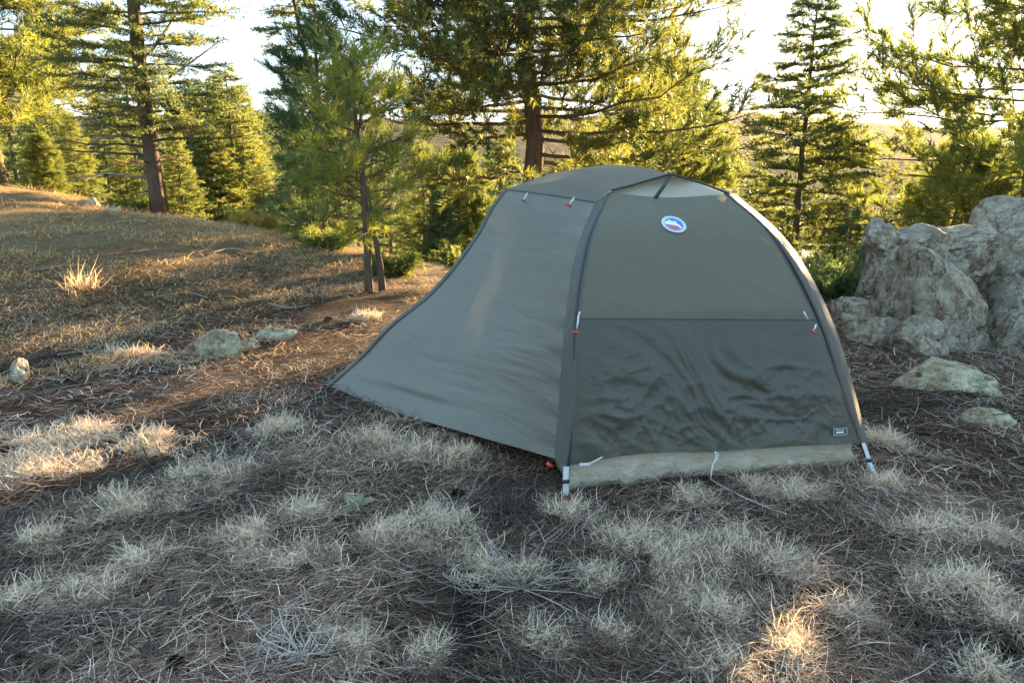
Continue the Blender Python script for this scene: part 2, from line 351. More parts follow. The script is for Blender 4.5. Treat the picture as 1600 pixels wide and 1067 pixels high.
def grow(seed, H, r0, kind='pine', crown_from=.2, spread=2.0, nb=60, lean=(0, 0), sub=9, tw=4, n=30, nl=.11, w=.005, profile=None, up=.25, col=((.05, .08, .022), (.10, .12, .028)), twl=.16, dens=None, bare_low=0, kinks=.03):
    rg = np.random.default_rng(seed)
    nt = 16; t = np.linspace(0, 1, nt)
    off = np.cumsum(rg.normal(size=(nt, 2)) * kinks * H / nt, 0)
    tp = np.stack([lean[0] * t ** 1.0 + off[:, 0], lean[1] * t + off[:, 1], t * H - .12 * (t == 0)], -1)
    tr = r0 * (1 - t) ** .8 + .006; tr[0] *= 1.25
    trunk = MB(); trunk.tube(tp, tr, 10)
    br = MB(); P0 = []; D0 = []
    def at(h): return np.array([np.interp(h, t, tp[:, q]) for q in range(3)])
    g = rg.random() * 6
    for k in range(nb):
        u = (k + rg.random() * .8) / nb
        h = crown_from + (1 - crown_from) * u ** (1.0 if kind == 'fir' else .9)
        if h > .99: continue
        az = g + k * 2.39996 + rg.normal() * .35
        d0 = np.array([math.cos(az), math.sin(az), 0])
        if profile is None: pr = (1 - u) ** .75 + .05 if kind == 'fir' else (1 - u ** 2.2) * .95 + .08
        else: pr = profile(u)
        Lb = spread * pr * (.68 + .45 * rg.random())
        if dens is not None: Lb *= dens(az, h)
        if Lb < (.08 if dens is None else .36): continue
        m = 7; s = np.linspace(0, 1, m)[:, None]; b0 = at(h)
        if kind == 'fir':
            pth = b0 + d0 * Lb * s + np.array([0, 0, 1]) * Lb * (up * s - .42 * s ** 1.5 + .16 * s ** 3) * (1 - .4 * u)
        else:
            sw = np.array([-d0[1], d0[0], 0]) * rg.normal() * .22
            pth = b0 + d0 * Lb * s + sw * Lb * s ** 2 + np.array([0, 0, 1]) * Lb * (up * (.3 + u) * s - .18 * s * (1 - u) + .22 * s ** 3 * rg.random())
        pth = pth + rg.normal(size=(m, 3)) * .02 * Lb * s
        rb = max(.005, r0 * .17 * (1 - u * .6) * min(1, Lb / spread + .3))
        br.tube(pth, rb * (1 - s[:, 0]) ** .7 + .003, 5, False)
        if u < bare_low: continue
        ns = max(3, int(sub * (.4 + .6 * Lb / spread)))
        for q in range(ns):
            f = .14 + .86 * ((q + rg.random()) / ns) ** .85 if kind != 'fir' else .12 + .88 * (q + rg.random()) / ns
            p = np.array([np.interp(f, s[:, 0], pth[:, c]) for c in range(3)])
            dirb = pth[min(m - 1, int(f * (m - 1)) + 1)] - pth[int(f * (m - 1)) if f < 1 else m - 2]; dirb /= np.linalg.norm(dirb) + 1e-9
            side = np.cross(dirb, [0, 0, 1]) * (1 if q % 2 else -1)
            vv = rg.normal() * (.16 if kind == 'fir' else .5) + (.0 if kind == 'fir' else .25)
            ds = dirb * (.75 if kind != 'fir' else .8) + side * (.8 * rg.random() + .25) + np.array([0, 0, vv]); ds /= np.linalg.norm(ds)
            Ls = (.34 * Lb * (1.15 - f) + .10) * (.7 + .6 * rg.random())
            if f > .93: ds = dirb; Ls = .12
            pe = p + ds * Ls + np.array([0, 0, (.06 if kind != 'fir' else -.05) * Ls])
            if Ls > .16: br.tube(np.array([p, (p + pe) / 2 + rg.normal(size=3) * .01, pe]), [.005, .004, .0025], 3, False)
            ntw = max(2, int(tw * Ls / .3) + 1)
            for z in range(ntw):
                f2 = (z + 1) / ntw if kind != 'fir' else (z + .5 * rg.random()) / ntw
                pp = p + (pe - p) * f2
                dd = ds * .9 + rg.normal(size=3) * (.42 if kind != 'fir' else .33) * (1, 1, .35 if kind == 'fir' else 1) + np.array([0, 0, .22 if kind != 'fir' else 0])
                P0.append(pp); D0.append(dd / np.linalg.norm(dd))
    top = at(1.0)                                    # leader
    for z in range(4): P0.append(at(.93 + .02 * z)); D0.append(np.array([0, 0, 1.]) + rg.normal(size=3) * .25)
    P0 = np.array(P0); D0 = np.array(D0); D0 /= np.linalg.norm(D0, axis=1)[:, None]
    Lt = twl * (.7 + .6 * rg.random(len(P0)))
    mixf = np.clip(.5 + .5 * fbm(P0[:, 0] * 1.7, P0[:, 1] * 1.7, P0[:, 2] * 1.7, oct=2, seed=seed) + .25 * rg.normal(size=len(P0)), 0, 1)[:, None]
    cols = np.array(col[0]) * (1 - mixf) + np.array(col[1]) * mixf
    V, F, c = needle_mesh(P0, D0, Lt, n, nl, w, 1.0 if kind == 'fir' else .75, cols, rg, .0 if kind == 'fir' else .12)
    return trunk.mesh('trunk'), br.mesh('branches'), mesh_np('crown', V, F, None, c), len(P0)

NTRI = 0
def plant_tree(name, meshes, loc, label, group=None, rz=0, sc=1, bark=None, cat='tree'):
    r = empty(name, loc, label, cat, group); r.rotation_euler = (0, 0, rz); r.scale = (sc, sc, sc)
    for nm, me, mt in (('trunk', meshes[0], bark or M_BARK), ('branches', meshes[1], bark or M_BARK), ('crown', meshes[2], M_NEEDLE)):
        link(nm, me, mt, r, kind=None if nm == 'trunk' else 'stuff')
    return r
def base_at(px, Y):
    x = float(ony(px, 350, Y)[0]); return (x, Y, tz(x, Y) - .05)
GT = 'trees around the camp site'
PINE = ((.045, .065, .02), (.105, .115, .025)); DARKP = ((.03, .05, .026), (.06, .082, .03)); FIRC = ((.04, .06, .028), (.085, .095, .03))

def dens_dir(azs, wid, lo): return lambda az, h: lo + (1 - lo) * max(math.exp(-((math.remainder(az - a, 2 * math.pi)) / wid) ** 2) for a in azs)

# big spreading pine behind the tent
m = grow(101, 7.6, .15, 'pine', .205, 2.75, 132, sub=15, tw=6, n=19, nl=.12, w=.012, up=.22, col=((.032, .048, .022), (.095, .10, .026)), profile=lambda u: .92 if u < .5 else 1.9 * (1 - u) ** .8 + .02, kinks=.10, dens=lambda az, h: 1.0 if h > .28 or math.cos(az + .7) > .1 else .1)
plant_tree('pine_tree', m, base_at(825, 9.6), 'biggest spreading pine, right behind the tent, its crown cut by the top edge', GT)
# young pine with two stems left of the tent
b = ground_at(577, 456)
m = grow(111, 1.74, .028, 'pine', .26, .42, 34, sub=7, tw=5, n=26, nl=.09, w=.005, up=.5, col=((.06, .085, .022), (.13, .135, .025)), twl=.12, kinks=.05)
r_ = plant_tree('young_pine_tree', m, b, 'young pine with twin stems standing on the grass just left of the tent', GT)
s2 = MB(); s2.tube([(.10, .02, -.06), (.09, .03, .2), (.06, .02, .42), (.03, 0, .8)], [.034, .025, .02, .01], 9); s2.build('second_stem', M_BARK, r_)
# darker blue green pine right behind it
m = grow(112, 2.25, .05, 'pine', .08, .52, 38, sub=8, tw=5, n=26, nl=.13, w=.008, up=.45, col=((.03, .055, .032), (.055, .08, .034)), twl=.14)
x = base_at(512, 8.0); plant_tree('young_pine_tree', m, x, 'dark blue green bushy pine directly behind the twin stemmed young pine', GT)
# slim fir to the right
m = grow(121, 3.75, .045, 'fir', .06, 1.05, 88, sub=16, tw=7, n=18, nl=.045, w=.012, up=.42, col=FIRC, twl=.13)
plant_tree('fir_tree', m, base_at(1240, 9.0), 'tall slim conical fir standing alone between the tent and the boulders', GT, bark=M_BARKD)
# pine behind the boulders at the right edge
m = grow(131, 6.2, .075, 'pine', .12, 2.1, 78, sub=13, tw=6, n=22, nl=.10, w=.011, up=.2, col=PINE, kinks=.06, profile=lambda u: .95 if u < .4 else (.42 if u < .52 else 1.25 * (1 - u) ** .5))
plant_tree('pine_tree', m, base_at(1594, 8.0), 'pine behind the boulders at the right edge with the low sun behind it', GT)
# left edge pine with a forked trunk
m = grow(141, 5.4, .095, 'pine', .17, 1.75, 92, sub=13, tw=6, n=17, nl=.13, w=.013, up=.3, col=((.055, .075, .024), (.105, .112, .030)), twl=.2, kinks=.08)
plant_tree('pine_tree', m, base_at(17, 11.0), 'bright yellow green pine at the left edge on the grassy rise', GT, rz=1.0)
# tall open fir with thick trunk
m = grow(151, 7.0, .10, 'fir', .10, 1.75, 140, sub=17, tw=5, n=16, nl=.06, w=.012, up=.35, col=FIRC, twl=.2, bare_low=.06, profile=lambda u: (.85 if u < .3 else .8) * (1 - u) ** .4, dens=dens_dir((math.pi, .6), .9, .45))
b = base_at(256, 9.7); rB = plant_tree('fir_tree', m, b, 'tall thick trunked fir with open crown on the left crest', GT, bark=M_BARK)
# dead grey branches on its left side
dd = MB()
for hz, pts in ((1.55, [(-.1, 0, 1.0), (-.55, -.2, 1.55), (-.95, -.3, 1.85), (-1.3, -.35, 1.95)]), (1, [(-.5, -.2, 1.5), (-.85, -.25, 1.45), (-1.1, -.3, 1.3)]), (1, [(-.1, 0, .75), (-.8, -.3, .85), (-1.5, -.4, .7)]), (1, [(.12, 0, 2.9), (.7, -.1, 3.5), (1.0, -.1, 4.3)]), (1, [(.1, 0, 2.3), (.9, -.1, 2.75), (1.45, -.1, 3.1)])):
    pts = [tuple(.72 * c_ for c_ in p_) for p_ in pts]; dd.tube(pts, np.linspace(.022, .004, len(pts)), 5)
dd.build('dead_branches', M_DEADWOOD, rB)
# leaning sparse fir
m = grow(161, 5.6, .06, 'fir', .12, .95, 74, lean=(-1.0, .1), sub=14, tw=5, n=18, nl=.06, w=.014, up=.12, col=((.045, .058, .032), (.075, .08, .035)), twl=.16)
plant_tree('fir_tree', m, base_at(545, 12.0), 'sparse leaning fir against the blue sky left of the big pine', GT, bark=M_BARKD)
# shared meshes for the trees down the slope
VAR = [grow(200 + k, 5.0, .07, 'fir', .03, 1.4, 96, sub=14, tw=5, n=15, nl=.075, w=.019, up=.4, col=cc, twl=.2) for k, cc in enumerate((((.05, .07, .024), (.11, .115, .028)), ((.035, .058, .028), (.07, .085, .03))))]
VAR.append(grow(210, 4.5, .07, 'pine', .08, 1.35, 90, sub=13, tw=5, n=20, nl=.13, w=.015, up=.35, col=PINE, twl=.2))
def slope_tree(k, px, Y, top_py, label, rz=0):
    x, y, z = base_at(px, Y); zt = float(ony(px, top_py, Y)[2]); h = 4.5 if k == 2 else 5.0
    plant_tree('pine_tree' if k == 2 else 'fir_tree', VAR[k], (x, y, z), label, 'conifers down the slope', rz, max(.25, (zt - z) / h), M_BARKD)
for a in ((0, 372, 20, 105, 'yellow green fir whose tip stands alone right of the thick trunked fir'),
          (1, 312, 19, 128, 'fir crowded close behind the right side of the thick trunk'),
          (1, 425, 24, 172, 'dark fir at the right end of the left hand grove'),
          (0, 345, 19, 200, 'low fir filling the gap right of the thick trunk'),
          (1, 180, 19, 150, 'dark fir behind the dead grey branches'),
          (0, 95, 21, 110, 'fir half hidden behind the left edge pine'),
          (2, 85, 12.5, 225, 'low bright pine beside the left edge pine trunk'),
          (1, 225, 22, 60, 'far fir rising behind the thick trunked fir'),
          (1, 470, 14, 185, 'blue green fir left of the young pines'),
          (0, 415, 12, 262, 'small fir at the crest beyond the grass'),
          (2, 1045, 19, 112, 'small upright pine rising over the tent roof'),
          (0, 965, 17, 205, 'pine green fir at the right flank of the big pine'),
          (2, 1490, 9.5, 225, 'low pine thicket close behind the boulders'),
          (0, 1590, 11, 190, 'fir behind the pine at the right edge'),
          (1, 1330, 8.0, 345, 'small fir between the slim fir and the boulders'),
          (0, 130, 14, 175, 'fir between the left edge pine and the dead branches'),
          (0, 290, 13, 205, 'low fir right behind the thick trunk'),
          (1, 390, 21, 140, 'tall fir behind the solitary fir tip'),
          (1, 40, 24, 60, 'dark fir filling the gap behind the left edge pine'),
          (0, 205, 12.5, 245, 'bushy low fir left of the thick trunk at the crest'),
          (1, 345, 27, 120, 'hazy distant fir between the other fir tips'),
          (0, 662, 17, 222, 'sunlit fir rising between the young pine and the big pine trunk'),
          (2, 716, 16, 238, 'bushy pine left of the big pine trunk, above the vestibule edge'),
          (1, 782, 18, 214, 'dark fir directly left of the big pine trunk'),
          (1, 690, 15, 292, 'low dark fir in the gap left of the vestibule ridge'),
          (0, 742, 17, 275, 'sunlit fir tip just left of the tent roof corner'),
          (1, 610, 19, 235, 'distant dark fir seen past the young twin stemmed pine'),
          (0, 560, 21, 235, 'distant fir between the two young pines')):
    slope_tree(*a, rz=random.random() * 6)

# ---------------------------------------------------------------- rocks
def boulder_mesh(seed, size, facets=9, rough=.10, sub=5):
    import bmesh
    bm = bmesh.new(); bmesh.ops.create_icosphere(bm, subdivisions=sub, radius=1)
    V = np.array([v.co[:] for v in bm.verts]); rg = np.random.default_rng(seed)
    for q in range(facets):                             # plane cuts give broad flat faces with clear edges
        n = rg.normal(size=3); n[2] *= .8; n /= np.linalg.norm(n); d = .46 + .32 * rg.random()
        ex = np.maximum(0, V @ n - d); V = V - n * (ex * .97)[:, None]
    V = V * np.asarray(size) * 1.18
    nrm = V / (np.linalg.norm(V, axis=1)[:, None] + 1e-9); m = float(np.mean(size))
    f = .55 * fbm(V[:, 0] / m * 2.6 + seed, V[:, 1] / m * 2.6, V[:, 2] / m * 2.6, oct=6, seed=seed, gain=.52)
    wx = V / m * 1.7 + .35 * np.stack([vnoise(V[:, 0] / m * 3, V[:, 1] / m * 3, V[:, 2] / m * 3, seed=seed + q) for q in range(3)], 1)
    rid = 1 - np.abs(vnoise(wx[:, 0], wx[:, 1] + seed, wx[:, 2] * 1.4, seed=seed + 9))
    V = V + nrm * (rough * m * f - .22 * m * np.clip(rid - .93, 0, 1) / .07 * .6)[:, None]
    K = 46; sd = nrm[rg.integers(0, len(V), K)] * 1.0; wn_ = nrm + .22 * np.stack([vnoise(V[:, 0] / m * 4, V[:, 1] / m * 4, V[:, 2] / m * 4, seed=seed + 20 + q) for q in range(3)], 1)
    cell = np.argmax(wn_ @ sd.T, 1); V = V + nrm * ((rg.random(K) - .5) * .13 * m)[cell][:, None]          # blocks broken off along joints
    T = np.array([[v.index for v in f_.verts] for f_ in bm.faces]); bm.free()
    return V, T
def rock(name, seed, c, size, rz, mat, parent=None, tilt=0, facets=9, rough=.10, sub=5, **k):
    V, T = boulder_mesh(seed, size, facets, rough, sub)
    o = link(name, mesh_np(name, V, T, None, None, False), mat, parent, **k)
    o.location = [float(q) for q in c]; o.rotation_euler = (tilt, 0, rz); return o
oc = empty('rock_outcrop', (2.75, 4.5, 0), 'big lichen covered granite outcrop of cracked boulders right of the tent', 'rock')
def oc_rock(seed, box, Y, dy, rz=0., **k):              # box = extent in the picture, Y = distance, dy = half depth
    x0, y0, x1, y1 = box; c = ony((x0 + x1) / 2, (y0 + y1) / 2, Y)
    sx = (x1 - x0) / 2 / FPX * Y * 1.12; szz = (y1 - y0) / 2 / FPX * Y * 1.15
    rock('boulder', seed, c - np.array([2.75, 4.5, 0]), (sx, dy, szz), rz, M_ROCK, oc, **k)
oc_rock(1, (1318, 336, 1462, 640), 4.75, .36, .3, facets=24)
oc_rock(2, (1338, 342, 1410, 420), 4.72, .16, .5, facets=26)
oc_rock(3, (1348, 384, 1552, 680), 4.3, .40, -.2, facets=26)
oc_rock(4, (1436, 360, 1545, 430), 4.65, .24, .2)
oc_rock(5, (1472, 328, 1720, 520), 5.3, .5, .1, facets=24)
oc_rock(6, (1515, 385, 1700, 580), 4.6, .36, -.4, facets=24)
oc_rock(7, (1515, 468, 1680, 680), 4.2, .30, .2, facets=22)
oc_rock(8, (1296, 446, 1380, 620), 4.5, .24, .5, facets=20)
oc_rock(9, (1400, 505, 1475, 610), 4.05, .16, .1)
oc_rock(10, (1385, 365, 1470, 460), 4.62, .22, .9)
oc_rock(11, (1305, 498, 1405, 620), 4.3, .18, -.6)
def ground_rock(name, seed, px, py, wpx, hpx, label, mat=M_ROCK, depth=.7, sink=.44, sub=4, group=None):
    p = ground_at(px, py); d = float(np.linalg.norm(p - ORI)); sx = wpx / 2 / FPX * d; sz = hpx / 2 / FPX * d * 1.15
    rock(name, seed, (p[0], p[1] + sx * depth * .6, p[2] + sz * (1 - 2 * sink)), (sx, sx * depth, sz), random.random() * .6 - .3, mat, None, rough=.14, sub=sub, label=label, cat='rock', group=group)
ground_rock('flat_stone', 21, 1485, 612, 130, 46, 'flat pale stone half buried in front of the outcrop', M_PALEROCK, .9, .5)
ground_rock('flat_stone', 22, 1560, 665, 60, 22, 'small pale flat stone low right near the frame edge', M_PALEROCK, .9, .5)
ground_rock('lichen_stone', 23, 335, 558, 92, 50, 'wide grey green lichen stone in the grass left of the tent', M_PALEROCK, .6)
ground_rock('lichen_stone', 24, 425, 530, 62, 34, 'smaller lichen stone behind and right of the wide one', M_PALEROCK, .6)
ground_rock('lichen_stone', 25, 390, 546, 34, 20, 'little stone between the two lichen stones', M_PALEROCK, .6)
ground_rock('white_stone', 26, 31, 598, 26, 30, 'small whitish block of stone at the left edge', mat_rock('whitish_rock', (1.5, 1.45, 1.4)), .8, .2)
ground_rock('crest_stone', 27, 140, 324, 36, 20, 'grey stone on the crest below the left edge pine', M_PALEROCK, .7)
ground_rock('crest_stone', 28, 172, 330, 22, 12, 'tiny grey stone beside the crest stone', M_PALEROCK, .7)
ground_rock('pebble', 29, 500, 910, 26, 22, 'fist sized grey pebble in the litter below the grass tufts', M_ROCK, .8)
ground_rock('pebble', 30, 1395, 1000, 24, 14, 'small pebble in the litter at lower right', M_ROCK, .8)

# ---------------------------------------------------------------- tent
NL = onz(885, 772); NR = onz(1366, 745); e_ = NR - NL; WID = float(np.linalg.norm(e_)); e_ /= WID; n_ = np.array([-e_[1], e_[0], 0]); LEN = 2.2
def tp(a, d, z): return NL + e_ * a + n_ * d + np.array([0, 0, z])      # tent frame: across, along, up
def pl(px, py, d):                                                      # sight line meets the cross-section at distance d along the tent
    D = ray(px, py); return ORI + D * (((NL + d * n_ - ORI) @ n_) / (D @ n_))
def mir(P): P = np.atleast_2d(P); q = P - NL; d = q @ n_; return P + n_ * ((LEN - 2 * d)[:, None])
def curve(pts, n):
    P = np.array(pts, float); s = np.r_[0, np.cumsum(np.linalg.norm(np.diff(P, axis=0), axis=1))]; s /= s[-1]
    m = np.gradient(P, s, axis=0); t = np.linspace(0, 1, n); k = np.clip(np.searchsorted(s, t) - 1, 0, len(P) - 2)
    h = (s[k + 1] - s[k])[:, None]; u = ((t - s[k]) / (s[k + 1] - s[k]))[:, None]
    return (2*u**3 - 3*u**2 + 1) * P[k] + (u**3 - 2*u**2 + u) * h * m[k] + (-2*u**3 + 3*u**2) * P[k + 1] + (u**3 - u**2) * h * m[k + 1]
def coons(bot, top, lef, rig):                          # bot/top run left to right, lef/rig run bottom to top
    nv, nu = len(lef), len(bot); u = np.linspace(0, 1, nu)[None, :, None]; v = np.linspace(0, 1, nv)[:, None, None]
    A = (1 - v) * bot[None] + v * top[None]; B = (1 - u) * lef[:, None] + u * rig[:, None]
    C = (1 - u) * (1 - v) * bot[0] + u * (1 - v) * bot[-1] + (1 - u) * v * top[0] + u * v * top[-1]
    return A + B - C
def normals(G):
    a = np.gradient(G, axis=1); b = np.gradient(G, axis=0); n = np.cross(a, b); return n / (np.linalg.norm(n, axis=-1)[..., None] + 1e-12)
def patch(name, G, mat, parent, **k):
    mb = MB(); mb.grid(G); return mb.build(name, mat, parent, **k)
tent = empty('tent', (0, 0, 0), 'grey green backpacking tent with vestibule pitched on the needle covered ground', 'tent')
# end panel with the badge
NV, NU = 170, 180
eL = curve([pl(890, 727, .025), pl(898, 640, .055), pl(906, 500, .135), pl(924, 380, .275), pl(953, 300, .47)], NV)
eR = curve([pl(1344, 692, .02), pl(1311, 605, .065), pl(1280, 512, .135), pl(1244, 438, .2), pl(1200, 365, .28), pl(1138, 304, .42)], NV)
eB = curve([eL[0], pl(1000, 709, .03), pl(1115, 706, .03), pl(1240, 697, .025), eR[0]], NU)
eT = curve([eL[-1], pl(1022, 308, .44), eR[-1]], NU)
E0 = coons(eB, eT, eL, eR); En = normals(E0)
uu, vv = np.meshgrid(np.linspace(0, 1, NU), np.linspace(0, 1, NV))
edge = np.minimum(1, 6 * np.minimum(uu, 1 - uu)) * np.minimum(1, 8 * vv + .25) * np.minimum(1, 5 * (1 - vv))
px_, pz_ = uu * 1.0, vv * 1.05
diag = px_ * .78 + pz_ * .95
low = sstep(.62, .1, vv)
wx_ = .12 * fbm(px_ * 3, pz_ * 3, seed=51, oct=2); wy_ = .12 * fbm(px_ * 3 + 9, pz_ * 3, seed=52, oct=2)
def ridge(x, y, seed): return (1 - np.abs(vnoise(x, y, seed=seed))) ** 3
wr = .010 * fbm((diag + wx_) * 9, (px_ - pz_) * 2.0, seed=41, oct=3) * (.12 + low)                                      # long diagonal pulls
wr += .010 * ridge((px_ + wx_) * 6 + 3 * pz_, (pz_ + wy_) * 9, 43) * sstep(.55, .12, vv)                               # crumple
wr += .0085 * ridge((px_ + 2 * wy_) * 13 - 4 * pz_, (pz_ + wx_) * 17 + 4 * px_, 44) * sstep(.48, .08, vv)
wr += .008 * ridge((px_ - wy_) * 26, (pz_ + wx_) * 34 + 6 * px_, 45) * sstep(.36, .04, vv)
wr += .004 * (np.sin(uu * 60 + 7 * vv + 20 * wx_) * sstep(.22, .0, uu) * sstep(.6, .1, vv))
wr += .0025 * fbm(diag * 20, (px_ - pz_) * 3, seed=47, oct=2) * sstep(.3, .8, vv) * sstep(.3, .9, uu)
for u0, v0, am, k0 in ((0., .02, .006, 17), (1., .02, .006, 15), (.5, .0, .006, 19), (0., .48, .004, 15), (1., .48, .004, 15), (.0, 1., .003, 13), (1., 1., .004, 15)):   # folds fanning out from the pull points
    rr_ = np.hypot(px_ - u0, pz_ - v0 * 1.05); an_ = np.arctan2(pz_ - v0 * 1.05, px_ - u0)
    wr += am * ridge(an_ * k0 / 3 + 3 * wx_, rr_ * 2.5 + u0 * 7, 60 + k0) * np.exp(-(rr_ / .30) ** 2) * np.clip(rr_ / .05, 0, 1)
sag = .022 * np.sin(np.pi * uu) * np.sin(np.pi * np.clip(vv * .9 + .1, 0, 1))
E1 = E0 + En * ((wr + sag * 0) * edge)[..., None] + n_ * (sag * edge)[..., None]

def on_panel(px, py):                                   # nearest panel grid point to a sight line
    D = ray(px, py); D = D / np.linalg.norm(D); W = E1 - ORI; dist = np.linalg.norm(W - (W @ D)[..., None] * D, axis=-1)
    k = np.unravel_index(np.argmin(dist), dist.shape); return E1[k], normals(E1)[k]
# inner wall behind the lower half (ends in a level seam), bathtub floor
iL = curve([tp(.03, .075, .10), tp(.04, .115, .3), tp(.055, .18, .562)], 20); iR = curve([tp(1.02, .075, .10), tp(.95, .115, .3), tp(.87, .18, .562)], 20)
t_ = np.linspace(0, 1, 24)[None, :, None]; patch('inner_wall', iL[:, None] * (1 - t_) + iR[:, None] * t_, M_INNER, tent)
def pix(P):
    P = np.asarray(P) - ORI; dp = P[..., 1] * math.cos(PITCH) - P[..., 2] * math.sin(PITCH); up = P[..., 1] * math.sin(PITCH) + P[..., 2] * math.cos(PITCH)
    return 800 + FPX * P[..., 0] / dp, 533.5 - FPX * up / dp
def at_grid(G, u, v):
    h, w = G.shape[:2]; a, b = min(v * (h - 1), h - 1.001), min(u * (w - 1), w - 1.001); i, j = int(a), int(b); a -= i; b -= j
    return (1 - a) * (1 - b) * G[i, j] + (1 - a) * b * G[i, j + 1] + a * (1 - b) * G[i + 1, j] + a * b * G[i + 1, j + 1]
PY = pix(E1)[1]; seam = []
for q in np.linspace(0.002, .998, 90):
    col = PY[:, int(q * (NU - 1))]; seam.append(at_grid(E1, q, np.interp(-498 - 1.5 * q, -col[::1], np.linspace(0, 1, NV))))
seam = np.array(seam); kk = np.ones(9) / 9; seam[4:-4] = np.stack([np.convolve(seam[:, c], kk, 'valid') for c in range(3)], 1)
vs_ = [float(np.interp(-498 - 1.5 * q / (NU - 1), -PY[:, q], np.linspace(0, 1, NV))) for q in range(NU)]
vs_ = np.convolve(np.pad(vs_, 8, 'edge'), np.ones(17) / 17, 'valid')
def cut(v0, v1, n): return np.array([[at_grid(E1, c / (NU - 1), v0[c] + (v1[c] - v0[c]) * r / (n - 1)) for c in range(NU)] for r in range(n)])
zero, one = np.zeros(NU), np.ones(NU)
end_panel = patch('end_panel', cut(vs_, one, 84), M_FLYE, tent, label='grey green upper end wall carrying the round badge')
patch('lower_end_panel', cut(zero, vs_, 92), M_FLYL, tent, label='crumpled lower end wall below the level seam, colour darkened for the inner wall blocking light')
sm = MB(); sm.grid(np.stack([seam - n_ * .003 + np.array([0, 0, z_]) for z_ in (-.0022, .0022)], 0)); sm.build('seam', M_BAND, tent)
def tub_ring():
    cs = [tp(.02, .06, 0), tp(1.03, .055, 0), tp(1.08, LEN - .05, 0), tp(0, LEN - .05, 0)]; rows = []
    N = 60; loop = []
    for a, b in zip(cs, cs[1:] + cs[:1]): loop += [a + (b - a) * q / N for q in range(N)]
    loop = np.array(loop + [loop[0]]); cen = loop[:-1].mean(0)
    gz = terrain(loop[:, 0], loop[:, 1]); inn = (cen - loop) / np.linalg.norm(cen - loop, axis=1)[:, None]
    for q, (h, i_) in enumerate(((-.01, .010), (.018, .0), (.06, .008), (.10, .010), (.145, .026))):
        wob = .009 * fbm(np.arange(len(loop)) * .33, np.full(len(loop), q * 1.3), seed=61, oct=3) * (1.6 if q < 3 else .8)
        r = loop + inn * (i_ + wob)[:, None]; r[:, 2] = gz + h + (.016 * fbm(np.arange(len(loop)) * .13, np.full(len(loop), 2.), seed=62) + .012 if q == 1 else 0); rows.append(r)
    G = np.array(rows); mb = MB(); mb.grid(G)
    fl = np.array([[c + np.array([0, 0, .012]) for c in (cs[0], cs[1])], [c + np.array([0, 0, .012]) for c in (cs[3], cs[2])]]); mb.grid(fl)
    mb.build('bathtub_floor', M_TUB, tent, label='pale grey bathtub floor showing under the fly')
tub_ring()
# vestibule
TL = pl(790, 296, 1.1); LP = pl(931, 316, .40)
cC = curve([pl(512, 602, 1.245), pl(560, 560, 1.22), pl(610, 508, 1.17), pl(670, 460, 1.13), pl(722, 400, 1.1), pl(748, 362, 1.1), pl(770, 322, 1.1), TL], NV)
vR = curve([pl(867, 716, .05), pl(873, 640, .09), pl(884, 500, .17), pl(905, 380, .30), LP], NV)
vB = curve([cC[0], cC[0] * .66 + vR[0] * .34 - np.array([0, 0, .022]), cC[0] * .3 + vR[0] * .7 - np.array([0, 0, .012]), vR[0]], NU)
vT = curve([TL, TL * .5 + LP * .5 + np.array([0, 0, .003]), LP], NU)
def vest(bot, top, lef, rig, sgn):
    G = coons(bot, top, lef, rig); Nn = normals(G)
    ed = np.minimum(1, 5 * np.minimum(uu, 1 - uu)) * np.minimum(1, 6 * (1 - vv)) * np.minimum(1, .3 + 5 * vv)
    w = .0016 * fbm(uu * 5, vv * 42 + uu * 3, seed=71, oct=3) * ed
    w = w - .010 * np.exp(-((vv - .055 - .03 * np.sin(np.pi * uu)) / .022) ** 2) * np.sin(np.pi * np.clip(uu * 1.4, 0, 1)) + .0025 * np.sin(vv * 60 + uu * 9) * sstep(.88, 1, uu)
    return G + Nn * (w * sgn - sgn * .03 * np.sin(np.pi * uu) * np.sin(np.pi * vv))[..., None]
ck = normals(coons(vB, vT, cC, vR))[80, 90]; sg = 1 if ck[1] < 0 else -1
patch('vestibule_panel', vest(vB, vT, cC, vR, sg), M_FLYV, tent, label='taut grey vestibule wall sweeping down to a stake at left')
vR2 = mir(vR); vB2 = np.array([cC[0] + (vR2[0] - cC[0]) * q for q in np.linspace(0, 1, NU)]); vT2 = np.array([TL + (vR2[-1] - TL) * q for q in np.linspace(0, 1, NU)])
G2 = coons(vB2, vT2, cC, vR2); G2 = G2 + e_ * .02 * (np.sin(np.pi * uu) * np.sin(np.pi * vv))[..., None]; patch('vestibule_panel', G2[::4, ::4], M_FLYV, tent)
# door zip flap along the ridge of the vestibule
zf = MB(); Tn = np.gradient(cC, axis=0); Tn /= np.linalg.norm(Tn, axis=1)[:, None]; out = np.cross(Tn, n_); out *= np.sign((out @ -e_))[:, None]
zf.grid(np.stack([cC - n_ * .022 - out * .004, cC - n_ * .010 + out * .006, cC + n_ * .006 + out * .006, cC + n_ * .02 - out * .002], 0)); zf.build('zip_flap', M_BAND, tent)
